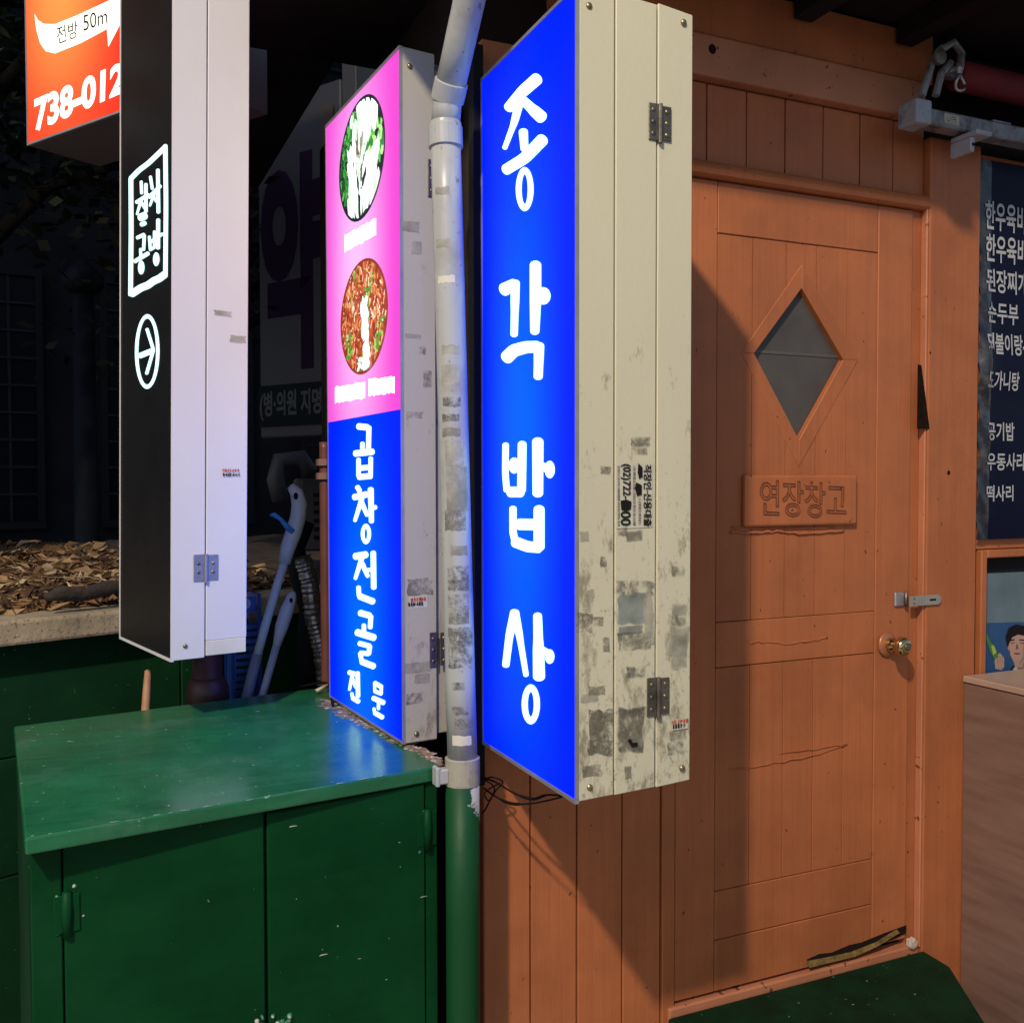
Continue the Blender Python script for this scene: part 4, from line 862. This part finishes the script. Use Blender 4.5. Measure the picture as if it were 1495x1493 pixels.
mb = MB(); mb.disc(BF, (.072, z1_-.024), .016, .016, -.0014); mb.build('emblem', paint('pale_print', (.5, .55, .6), .4, 0, 3, 0), bd)
mb = MB()
mb.ribbon(BF, [(.066, z1_-.030), (.072, z1_-.022), (.078, z1_-.018)], .002, -.001); mb.ribbon(BF, [(.064, z1_-.018), (.074, z1_-.026), (.080, z1_-.030)], .002, -.0009); mb.build('emblem_mark', M['ink'], bd)
fd = thing('foil_duct', 'crinkled silver foil duct standing behind the pink and blue sign', 'duct', onY(472, 990, 3.1))
P = pl(((476, 1010), (470, 950), (458, 905), (452, 850), (440, 810)), 3.12); P.insert(0, P[0]-np.array((0, 0, .3))); Q_ = []
for i in range(len(P)-1):
    for k in range(14): Q_.append(lerp(P[i], P[i+1], k/14))
mb = MB(); mb.tube(Q_, [.026+.003*(i % 2)+random.uniform(-.002, .002) for i in range(len(Q_))], 14); mb.build('hose', paint('crinkled_foil', (.5, .45, .40), .3, .3, 40, 1.0, 70, metal=.9), fd)
hs = thing('black_hose', 'thick dull black hose curving up behind the cleaning tools', 'hose', onY(440, 1000, 3.2))
P = pl(((452, 1030), (446, 960), (452, 890), (438, 840), (430, 800), (445, 760)), 3.22); mb = MB(); mb.tube(P, .035, 12); mb.build('hose', plain('black_rubber', (.02, .02, .022), .5), hs, smooth=True)
rp = thing('brown_pipe', 'red brown pipe with couplings standing at the left of the pink sign', 'pipe', onY(478, 1000, 3.0))
a, b_ = onY(477, 1030, 2.95), onY(474, 655, 2.95); mb = MB(); mb.tube([(a[0], a[1], GZ), a, b_, b_+np.array((0, 0, .02))], .017, 12); mb.build('tube', paint('rust_pipe', (.16, .055, .04), .45, .2, 8, .1), rp, smooth=True)
for y in (680, 700): mb = MB(); c = onY(473, y, 2.95); mb.lathe(c, (0, 0, 1), [(0, .020), (.001, .026), (.02, .026), (.021, .020)], 14); mb.build('coupling', paint('rust_coupling', (.28, .16, .13), .4, .1, 9, 0), rp)

# ---------------------------------------------------------------- dark street behind
FB = thing('dark_building', 'dark building wall with window bars far behind the black sign', 'building', (0, 9.5, 0))
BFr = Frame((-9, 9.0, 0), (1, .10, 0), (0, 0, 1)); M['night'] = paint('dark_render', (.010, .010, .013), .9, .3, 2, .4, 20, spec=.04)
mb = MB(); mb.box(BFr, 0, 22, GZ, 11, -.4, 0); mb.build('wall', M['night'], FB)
for (x, z, ww, hh) in ((7.4, 1.2, 1.3, 2.2), (9.3, 1.2, 1.3, 2.2), (11.2, 1.2, 1.3, 2.2), (7.4, 4.4, 1.3, 1.6), (9.3, 4.4, 1.3, 1.6), (11.2, 4.4, 1.3, 1.6)):
    mb = MB()
    for b in ((x-.06, x, z, z+hh, 0.001, .06), (x+ww, x+ww+.06, z, z+hh, 0.001, .06), (x-.06, x+ww+.06, z+hh+.001, z+hh+.07, .001, .06), (x-.06, x+ww+.06, z-.07, z-.001, .001, .09)): mb.box(BFr, *b)
    wf = mb.build('window', paint('dull_frame', (.008, .009, .012), .6, .1, 5, 0, spec=.05), FB)
    mb = MB(); mb.box(BFr, x+.001, x+ww-.001, z+.001, z+hh-.001, .004, .012); mb.build('pane', plain('night_glass', (.003, .004, .007), .3), wf)
    mb = MB()
    for k in range(1, 6): mb.box(BFr, x+k*ww/6-.012, x+k*ww/6+.012, z+.002, z+hh-.002, .022, .045)
    for k in range(1, 9): mb.box(BFr, x+.002, x+ww-.002, z+k*hh/9-.010, z+k*hh/9+.010, .047, .06)
    mb.build('grille', paint('grille_grey', (.013, .015, .021), .6, .1, 5, 0, spec=.05), wf)
pc = onP(122, 470, (0, 1, 0), 6.5); cl = thing('standin_column', 'dark slim column added for a faint bluish lit patch at far left', 'column', (pc[0], pc[1], 0))
mb = MB(); mb.tube([(pc[0], pc[1], z) for z in (GZ, 1.5, 2.7)], [.07, .07, .06], 16); mb.build('shaft', paint('dark_column', (.010, .013, .019), .6, .3, 3, .1, spec=.05), cl, smooth=True)  # added column, stands in for a faint bluish lit patch
mb = MB(); mb.lathe((pc[0], pc[1], 2.70), (0, 0, 1), [(0, .08), (.04, .12), (.10, .12), (.16, .06), (.2, .02)], 16); mb.build('finial', paint('dark_finial', (.010, .013, .019), .6, .3, 3, .1, spec=.05), cl, smooth=True)

def tree(cx, cy, h, spread, seed, label, nleaf, z0=1.1, lean=(0, 0), leafmats=None, lo=1.9):
    rg = random.Random(seed); t = thing('tree', label, 'tree', (cx, cy, z0), 'trees behind the planter')
    bark = paint('dark_bark', (.008, .007, .007), .9, .4, 12, 1.0, 30, spec=.05); mb = MB(); top = np.array((cx+lean[0], cy+lean[1], z0+h*.65))
    b0 = np.array((cx, cy, z0-.1)); mb.tube([lerp(b0, top, k/6)+np.array((.05*math.sin(k*1.7), .04*math.cos(k*2.1), 0)) for k in range(7)], [.15, .12, .11, .10, .09, .07, .05], 12); tr = mb.build('trunk', bark, t, smooth=True)
    tips = []
    for k in range(9):
        s = lerp(b0, top, rg.uniform(.45, 1)); e = s+np.array((rg.uniform(-1, 1)*spread, rg.uniform(-1, .6)*spread, rg.uniform(-.15, .9)*h*.35)); m = lerp(s, e, .5)+np.array((0, 0, .15))
        mb = MB(); mb.tube([s, m, e], [.045, .03, .012], 7); mb.build('limb', bark, t, smooth=True); tips += [m, e, lerp(m, e, .6)]
    mb = MB()
    for k in range(nleaf):
        c = np.array(rg.choice(tips))+np.array((rg.gauss(0, .28), rg.gauss(0, .28), rg.gauss(0, .22)))
        if c[2] < lo: continue
        L = rg.uniform(.03, .065); a = rg.uniform(0, 6.28); tx = np.array((math.cos(a), math.sin(a), rg.uniform(-.9, .4))); tx /= np.linalg.norm(tx)
        ty = np.cross(tx, (rg.gauss(0, .6), rg.gauss(0, .6), 1)); ty /= np.linalg.norm(ty); B = L*rg.uniform(.35, .6)
        mb.add([c-tx*L, c-ty*B, c+tx*L, c+ty*B], [(0, 1, 2, 3)], rg.choice((0,)*9+(1,)*6+(2,)))
    mb.build('crown', leafmats, t)
lm = [plain('leaf_black_green', (.005, .008, .005), .7), plain('leaf_deep_green', (.016, .022, .012), .6), plain('leaf_olive', (.07, .075, .045), .5)]
tree(-.55, 5.0, 3.4, .95, 5, 'dark leafy tree overhanging the dry leaves beneath the orange sign', 2600, leafmats=lm, lo=2.05)
tree(.75, 6.3, 3.6, .9, 8, 'dark bare-limbed tree half hidden behind the white edge of the black sign', 1800, leafmats=lm, lo=2.2)

PH = thing('pharmacy_sign', 'unlit grey sign with large purple letters behind the pink sign', 'sign', at(500, 640, 5.0))
a, b_ = at(380, 640, 5.1), at(500, 625, 4.75); b_[2] = a[2]; HF = Frame(a, b_-a, (0, 0, 1)); HL = float(np.linalg.norm(b_-a)); HH = 1.72
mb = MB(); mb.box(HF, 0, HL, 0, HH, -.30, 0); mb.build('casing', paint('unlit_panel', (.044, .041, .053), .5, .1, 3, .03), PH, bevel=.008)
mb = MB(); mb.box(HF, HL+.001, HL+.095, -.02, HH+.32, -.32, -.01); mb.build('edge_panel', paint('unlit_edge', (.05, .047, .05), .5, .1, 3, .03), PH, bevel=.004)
mb = MB(); put_text(mb, '약', [HF.pt(x, z, .002) for x, z in ((.02, .34), (HL*.78, .34), (HL*.78, 1.42), (.02, 1.42))], .05); mb.build('letter', plain('purple_print', (.018, .008, .028), .6), PH)
mb = MB(); mb.box(HF, .01, HL-.01, .06, .27, .001, .016); mb.build('strip', plain('slate_strip', (.008, .012, .016), .6), PH)
mb = MB(); put_text(mb, '(병·의원 지명고', [HF.pt(x, z, .0175) for x, z in ((.02, .09), (HL*.93, .09), (HL*.93, .24), (.02, .24))], .03); mb.build('strip_lettering', plain('grey_letter', (.065, .07, .078), .6), PH)
mb = MB(); c = HF.pt(HL*.6, 0, -.18); mb.tube([(c[0], c[1], GZ), (c[0], c[1], a[2]+.01)], .05, 12); mb.build('pole', M['dark'], PH, smooth=True)
mb = MB(); mb.box(HF, HL*.80, HL*.93, .30, HH-.12, .0012, .012); mb.build('trim', paint('beige_trim', (.085, .066, .055), .6, .1, 4, .1, spec=.2), PH, bevel=.003)
AC = thing('air_conditioner', 'dark grey outdoor unit with pipes in the gap behind the tools', 'air conditioner', onY(455, 760, 4.0))
o = onY(440, 805, 4.0); AF = Frame((o[0], o[1], o[2]), (1, -.1, 0), (0, 0, 1)); mac = paint('dusty_unit', (.055, .05, .05), .6, .15, 5, .1)
mb = MB(); mb.box(AF, 0, .6, 0, .30, -.3, 0); mb.build('casing', mac, AC, bevel=.01)
mb = MB()
for k in range(6): mb.box(AF, .05, .5, .05+k*.035, .065+k*.035, 0.001, .008)
mb.build('louvre', M['dark'], AC)
mb = MB(); mb.tube([(o[0]+.3, o[1]+.1, GZ), (o[0]+.3, o[1]+.1, o[2]+.01)], .12, 10); mb.build('stand', M['dark'], AC)
mb = MB(); mb.tube(pl(((410, 730), (402, 700), (408, 672), (440, 668), (452, 690)), 3.95), .035, 10); mb.build('pipe', plain('lagged_pipe', (.05, .05, .06), .6), AC, smooth=True)

# ---------------------------------------------------------------- canopy over the shop front
CN = thing('canopy', 'dark flat canopy above the shop wall at the top right', 'canopy', (2.0, 2.1, 2.80))
M['soffit'] = paint('dark_soffit', (.02, .014, .013), .8, .3, 4, .3, 30, spec=.05)  # near-black all over
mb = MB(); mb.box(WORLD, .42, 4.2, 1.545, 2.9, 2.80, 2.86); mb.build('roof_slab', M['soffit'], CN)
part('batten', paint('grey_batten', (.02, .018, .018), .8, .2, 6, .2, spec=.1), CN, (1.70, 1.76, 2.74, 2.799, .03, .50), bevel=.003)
part('batten', M['soffit'], CN, (2.05, 2.11, 2.74, 2.799, .03, .50), bevel=.003)
RO = thing('rear_canopy', 'dark soffit board beyond the drainpipe above the pink sign', 'canopy', (.3, 3.4, 2.95))
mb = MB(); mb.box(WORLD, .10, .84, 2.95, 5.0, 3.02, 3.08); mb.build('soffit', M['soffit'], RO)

# ---------------------------------------------------------------- awning arm and roller at the top right
AW = thing('awning_rail', 'grey metal awning rail and folding bracket above the navy menu', 'awning rail', (2.25, 1.95, 2.55))
M['alu'] = paint('dusty_aluminium', (.25, .255, .29), .45, .3, 14, .3, 60, metal=.35, cloud=(22, .5, (.08, .07, .07), .8))
AR = Frame((2.045, 1.95, 2.47), (1, 0, 0), (0, 0, 1))
mb = MB(); mb.box(AR, .01, 1.2, .035, .078, -.05, 0); mb.build('rail', M['alu'], AW, bevel=.004)
mb = MB(); mb.box(AR, -.012, .045, .028, .092, -.055, .012); mb.build('end_cap', paint('pale_cap', (.33, .36, .44), .4, .2, 14, .1, cloud=(30, .52, (.10, .09, .09), .7)), AW, bevel=.006, seg=2)
for p in (((1346, 140), (1362, 88), (1376, 70)), ((1366, 140), (1374, 108), (1388, 92)), ((1376, 72), (1392, 62), (1404, 78), (1402, 100), (1384, 104))):
    mb = MB(); mb.tube([onY(x, y, 1.94) for x, y in p], .010, 8); mb.build('bracket_strut', M['alu'], AW, bevel=0)
mb = MB(); c = onY(1368, 84, 1.93); mb.lathe(c, (0, -1, 0), [(0, .022), (.012, .022), (.013, .012), (.014, .010)], 16); mb.build('pivot', M['hinge'], AW)
mb = MB(); c = onY(1402, 122, 1.93); P = [c+np.array((.016*math.cos(a), .004*math.sin(a*2), .020*math.sin(a))) for a in np.linspace(0, 5.6, 14)]; mb.tube(P, .004, 7); mb.tube([onY(1400, 92, 1.93), onY(1400, 108, 1.93)], .009, 8); mb.build('crank_eye', M['hingenew'], AW, smooth=True)
c = onY(1424, 200, 1.94); fr = Frame(c, (1, 0, 0), (0, 0, 1))
mb = MB(); mb.box(fr, -.028, .030, -.004, .010, -.06, .03); mb.box(fr, -.028, -.012, -.045, -.0045, -.06, .01); mb.build('wall_bracket', paint('pale_bracket', (.36, .38, .46), .4, .15, 9, .05), AW, bevel=.003)
mb = MB(); mb.disc(Frame(fr.pt(-.020, -.026, .0106), (1, 0, 0), (0, 0, 1)), (0, 0), .005, .005, .0); mb.build('bolt_hole', M['dark'], AW)
mb = MB(); mb.box(AR, .10, .155, .045, .070, .0005, .0012); lb = mb.build('rating_label', paint('stained_label', (.45, .43, .38), .6, .2, 20, 0), AW)
mb = MB(); lo_ = Frame(AR.pt(.105, .05, .0016), (1, 0, 0), (0, 0, 1)); rg = random.Random(2)
for k in range(18): u, v = rg.uniform(0, .035), rg.choice((0, .006, .012)); mb.flat(lo_, [(u, v), (u+.004, v), (u+.004, v+.003), (u, v+.003)], .00004*k)
mb.build('label_print', M['inkgrey'], lb)
mb = MB(); mb.tube([onY(1380+x, 108+x*.02, 1.93)+np.array((.0, 0, 0)) for x in (0,)]+[onY(1465, 158, 1.94)], .004, 6) if False else mb.box(AR, .30, .37, .080, .088, -.03, -.01); mb.build('latch', M['alu'], AW, bevel=.002)
rl = thing('awning_roller', 'dark red rolled awning tube above the metal rail at top right', 'awning', (2.4, 1.9, 2.66))
mb = MB(); mb.tube([(2.215, 1.98, 2.665), (2.23, 1.98, 2.665), (3.4, 1.98, 2.665)], [.036, .040, .040], 20); mb.build('rolled_cloth', paint('dark_red_cloth', (.13, .005, .010), .7, .2, 6, .3, 80), rl, smooth=True)
mb = MB(); mb.tube([(2.17, 1.98, 2.665), (2.214, 1.98, 2.665)], .016, 12); mb.build('axle', M['alu'], rl, smooth=True)

# ---------------------------------------------------------------- menu banner
BN = thing('menu_banner', 'navy menu banner with white lettering hung right of the terracotta post', 'banner', (2.5, 2.05, 1.37))
zb, zt = 1.378, 2.482
def sheet_y(xr, z):        # how far the loose sheet stands off the wall; xr metres from its left edge
    v = (z-zb)/(zt-zb); a = .020*math.exp(-((v-.42)/.25)**2)+.002; wv = .6+.4*math.sin(23*v)*math.sin(9*v+1)
    t = min(1, xr/.050); y = a*wv*math.sin(math.pi*min(1, t*.86+.02))+.005*math.sin(61*v+90*xr)*math.exp(-xr*40)*(.3 if v > .8 else 1)
    return 2.050-.004-max(-.002, y)-.0016*math.sin(9*xr+5*v)
def sheet(x0, x1, nx_, ny_):
    m_ = MB(); V = [(2.397+x0+(x1-x0)*i/nx_, sheet_y(x0+(x1-x0)*i/nx_, zb+(zt-zb)*j/ny_), zb+(zt-zb)*j/ny_) for j in range(ny_+1) for i in range(nx_+1)]
    m_.add(V, [(j*(nx_+1)+i, j*(nx_+1)+i+1, (j+1)*(nx_+1)+i+1, (j+1)*(nx_+1)+i) for j in range(ny_) for i in range(nx_)]); return m_
sh = sheet(.046, .56, 20, 90).build('banner_sheet', paint('navy_vinyl', (.004, .005, .024), .36, .15, 4, .2, 14, spec=.14), BN, smooth=True)
sheet(0, .046, 14, 110).build('curled_edge', paint('navy_vinyl_gloss', (.012, .012, .026), .26, .2, 20, .35, 26, spec=1.0, cloud=(16, .5, (.10, .085, .07), .7)), BN, smooth=True)  # warm pale patches put the glare on the curl into its colour
MW = plain('menu_white', (.50, .50, .53), .5)
BNF = Frame((0, 2.040, 0), (1, 0, 0), (0, 0, 1))
for body, x0, x1, y, h in (('한우육비빔밥', 1440, 1530, 320, 28), ('한우육비빔밥', 1441, 1531, 367, 28), ('된장찌개', 1440, 1502, 412, 27), ('순두부', 1440, 1488, 458, 26), ('돼불이랑~', 1438, 1502, 503, 26), ('도가니탕', 1438, 1488, 556, 25), ('공기밥', 1440, 1481, 630, 26), ('우동사리', 1440, 1496, 674, 25), ('떡사리', 1440, 1480, 720, 24)):
    V_, Fc = text_geo(body, .018); ua, va = BNF.px(x0, y+h/2); ub, vb = BNF.px(x1, y-h/2); mb = MB(); pts = []
    for X, Y, Z in V_:
        x = ua+(ub-ua)*X; z = va+(vb-va)*Y; pts.append((x, sheet_y(x-2.397, z)-.0022, z))
    mb.add(pts, Fc); mb.build('menu_line', MW, sh)

# ---------------------------------------------------------------- poster in the window and counter
PO = thing('poster', 'soju style poster of a dark haired man raising a green bottle', 'poster', (2.6, 2.085, .98)) if False else thing('poster', 'blue poster of a dark haired man raising a green bottle', 'poster', (2.6, 2.085, .98))
OF = Frame((0, 2.085, 0), (1, 0, 0), (0, 0, 1)); pxp = lambda x, y, w=0: OF.px(x, y, w)
mb = MB(); mb.box(OF, 2.452, 3.1, .75, 1.318, -.02, 0, 0); mb.build('poster_sheet', plain('poster_dark', (.015, .015, .017), .6), PO)
def lay(name, pts, mat, w):
    mb = MB(); mb.flat(OF, [pxp(x, y, w) for x, y in pts], w); return mb.build(name, mat, PO)
lay('poster_sky', ((1438, 837), (1600, 830), (1600, 905), (1438, 909)), paint('poster_grey_blue', (.13, .19, .23), .5, .25, 6, 0), .0006)
lay('poster_ground', ((1438, 909), (1600, 905), (1600, 1010), (1438, 1010)), paint('poster_blue', (.02, .085, .22), .5, .25, 6, 0), .0006)
SK = plain('print_skin', (.50, .30, .23), .5); HR = plain('print_hair', (.015, .012, .014), .5)
lay('poster_suit', ((1470, 985), (1478, 972), (1490, 969), (1512, 968), (1530, 976), (1535, 1000), (1470, 1000)), plain('print_suit', (.02, .025, .05), .5), .0010)
lay('poster_face', ((1473, 938), (1476, 926), (1486, 922), (1498, 924), (1503, 940), (1500, 958), (1494, 968), (1493, 974), (1482, 974), (1480, 966), (1475, 956)), SK, .0014)
lay('poster_hair', ((1471, 945), (1468, 930), (1473, 916), (1484, 911), (1498, 914), (1506, 926), (1506, 942), (1502, 936), (1497, 928), (1486, 926), (1478, 930), (1474, 938)), HR, .0018)
mb = MB()
for q in (((1476, 938), (1481, 937), (1481, 938.5), (1476, 939.5)), ((1489, 937), (1495, 938), (1495, 939.5), (1489, 938.5)), ((1480, 952.5), (1490, 952.5), (1488, 955), (1482, 955))): mb.flat(OF, [pxp(x, y, .0022) for x, y in q], .0022)
mb.flat(OF, [pxp(x, y, .0022) for x, y in ((1484, 940), (1486, 940), (1487, 947), (1483, 947))], .0022); mb.build('poster_features', plain('print_feature', (.22, .09, .07), .5), PO)
lay('poster_hand', ((1453, 976), (1452, 964), (1455, 956), (1460, 953), (1466, 960), (1466, 974), (1462, 978)), SK, .0014)
lay('poster_neck', ((1482, 966), (1494, 964), (1496, 978), (1482, 979)), plain('print_skin_shade', (.33, .18, .13), .5), .0012)
lay('poster_shade', ((1494, 936), (1499, 934), (1501, 946), (1498, 958), (1492, 967), (1487, 969), (1493, 958)), plain('print_cheek_shade', (.38, .21, .155), .5), .0016)
lay('poster_collar', ((1479, 976), (1484, 972), (1489, 984), (1497, 972), (1502, 977), (1495, 992), (1482, 992)), plain('print_shirt', (.55, .56, .58), .5), .0018)
lay('poster_ear', ((1470, 938), (1473, 937), (1475, 946), (1473, 950), (1471, 946)), plain('print_ear', (.42, .23, .17), .5), .0013)
mb = MB()
for q in (((1474, 934), (1481, 932.5), (1481.5, 934), (1475, 935.5)), ((1488, 933), (1496, 933.5), (1496, 935), (1488, 934.5))): mb.flat(OF, [pxp(x, y, .0022) for x, y in q], .0022)
mb.build('poster_brows', HR, PO)
mb = MB()
for x in (1456, 1459.5, 1463): mb.flat(OF, [pxp(a_, b__, .0017) for a_, b__ in ((x, 957), (x+.7, 957), (x+.9, 968), (x+.2, 968))], .0017)
mb.build('poster_finger_lines', plain('print_finger_line', (.25, .12, .09), .5), PO)
lay('poster_bottle', ((1437, 925), (1440, 924), (1446, 937), (1452, 942), (1458, 958), (1452, 962), (1446, 952), (1443, 942)), plain('print_bottle', (.06, .22, .05), .4), .0020)
lay('poster_bottle_label', ((1447, 942), (1451, 942), (1455, 952), (1450, 956)), plain('print_bottle_label', (.42, .50, .10), .4), .0024)

CT = thing('counter', 'pale wood laminate counter box standing at the right edge', 'counter', (2.6, 1.7, 0))
mw, n, b, l = _new('wood_laminate'); t = _noise(n, 2.5, 6, .65, stretch=(1, 1.0, 9)); cr = _ramp(n, t.outputs[0], [(.3, (.15, .085, .064)), (.5, (.205, .122, .094)), (.72, (.245, .153, .120))]); l.new(cr.outputs[0], b.inputs['Base Color']); b.inputs['Roughness'].default_value = .5
part('front_panel', mw, CT, (2.347, 3.1, GZ, .962, .022, 1.1), bevel=.002)
part('counter_top', paint('laminate_top', (.42, .29, .22), .35, .1, 5, .02), CT, (2.342, 3.12, .965, .984, .021, 1.12), bevel=.003)

# ---------------------------------------------------------------- cables under the blue sign
def cable(pts, r, label):
    P = [np.array(p) for p in pts]; Q = []
    for i in range(len(P)-1):
        a = P[max(i-1, 0)]; b = P[i]; c = P[i+1]; d = P[min(i+2, len(P)-1)]
        for k in range(8):
            t = k/8; Q.append(.5*((2*b)+(-a+c)*t+(2*a-5*b+4*c-d)*t*t+(-a+3*b-3*c+d)*t**3))
    Q.append(P[-1]); mb = MB(); mb.tube(Q, r if not callable(r) else [r(i/len(Q)) for i in range(len(Q))], 7); return tag(mb.build('cable', M['wire'], smooth=True), label, 'cable', 'cables hanging under the blue sign')
j0 = onY(707, 1140, 2.03)
cable([onY(707, 1135, 2.055), onY(725, 1142, 1.99), onY(752, 1158, 1.93), onY(778, 1166, 1.88), onY(800, 1160, 1.80), onX(838, 1163, .90)], lambda t: .0034 if .45 < t < .75 else .0022, 'upper black cable looping to the foot of the blue sign')
cable([onY(707, 1150, 2.055), onY(720, 1160, 1.99), onY(744, 1172, 1.93), onY(770, 1173, 1.86), onY(800, 1168, 1.78), onX(830, 1160, .88)], lambda t: .0036 if .3 < t < .5 else .0020, 'lower black cable with a taped joint under the blue sign')
cable([onY(709, 1138, 2.056), onY(722, 1150, 2.02), onY(714, 1168, 2.00), onY(708, 1156, 2.02), onY(730, 1143, 2.03)], .0016, 'short tangled black wire beside the drainpipe')
cable([onY(706, 1142, 2.056), onY(716, 1134, 2.00), onY(734, 1141, 1.99), onY(722, 1156, 2.00), onY(708, 1182, 2.03), onY(704, 1186, 2.055)], .0018, 'thin black wire end curling down onto the planks')
cable([onZ(425, 1006, ZC+.005), onZ(450, 1000, ZC+.006), onZ(478, 998, ZC+.006), onZ(486, 1030, ZC+.005)], .004, 'thick black cable along the back edge of the green cabinet')

# ---------------------------------------------------------------- the street lamp that lights the scene
SL_ = thing('street_lamp', 'grey street lamp across the pavement lighting the shop front', 'street lamp', (LAMP[0]-1.1, LAMP[1]-.9, 0))
mb = MB(); bx_, by_ = LAMP[0]-1.1, LAMP[1]-.9
mb.tube([(bx_, by_, GZ), (bx_, by_, 5.9), (bx_+.15, by_+.12, 6.25), (LAMP[0]-.25, LAMP[1]-.2, 6.42)], [.08, .06, .045, .04], 12); mb.build('pole', M['hingenew'], SL_, smooth=True)
mb = MB(); mb.lathe((LAMP[0], LAMP[1], 6.30), (0, 0, 1), [(0, .20), (.01, .22), (.08, .20), (.16, .08), (.18, .02)], 20); mb.build('lamp_head', M['hingenew'], SL_, smooth=True)
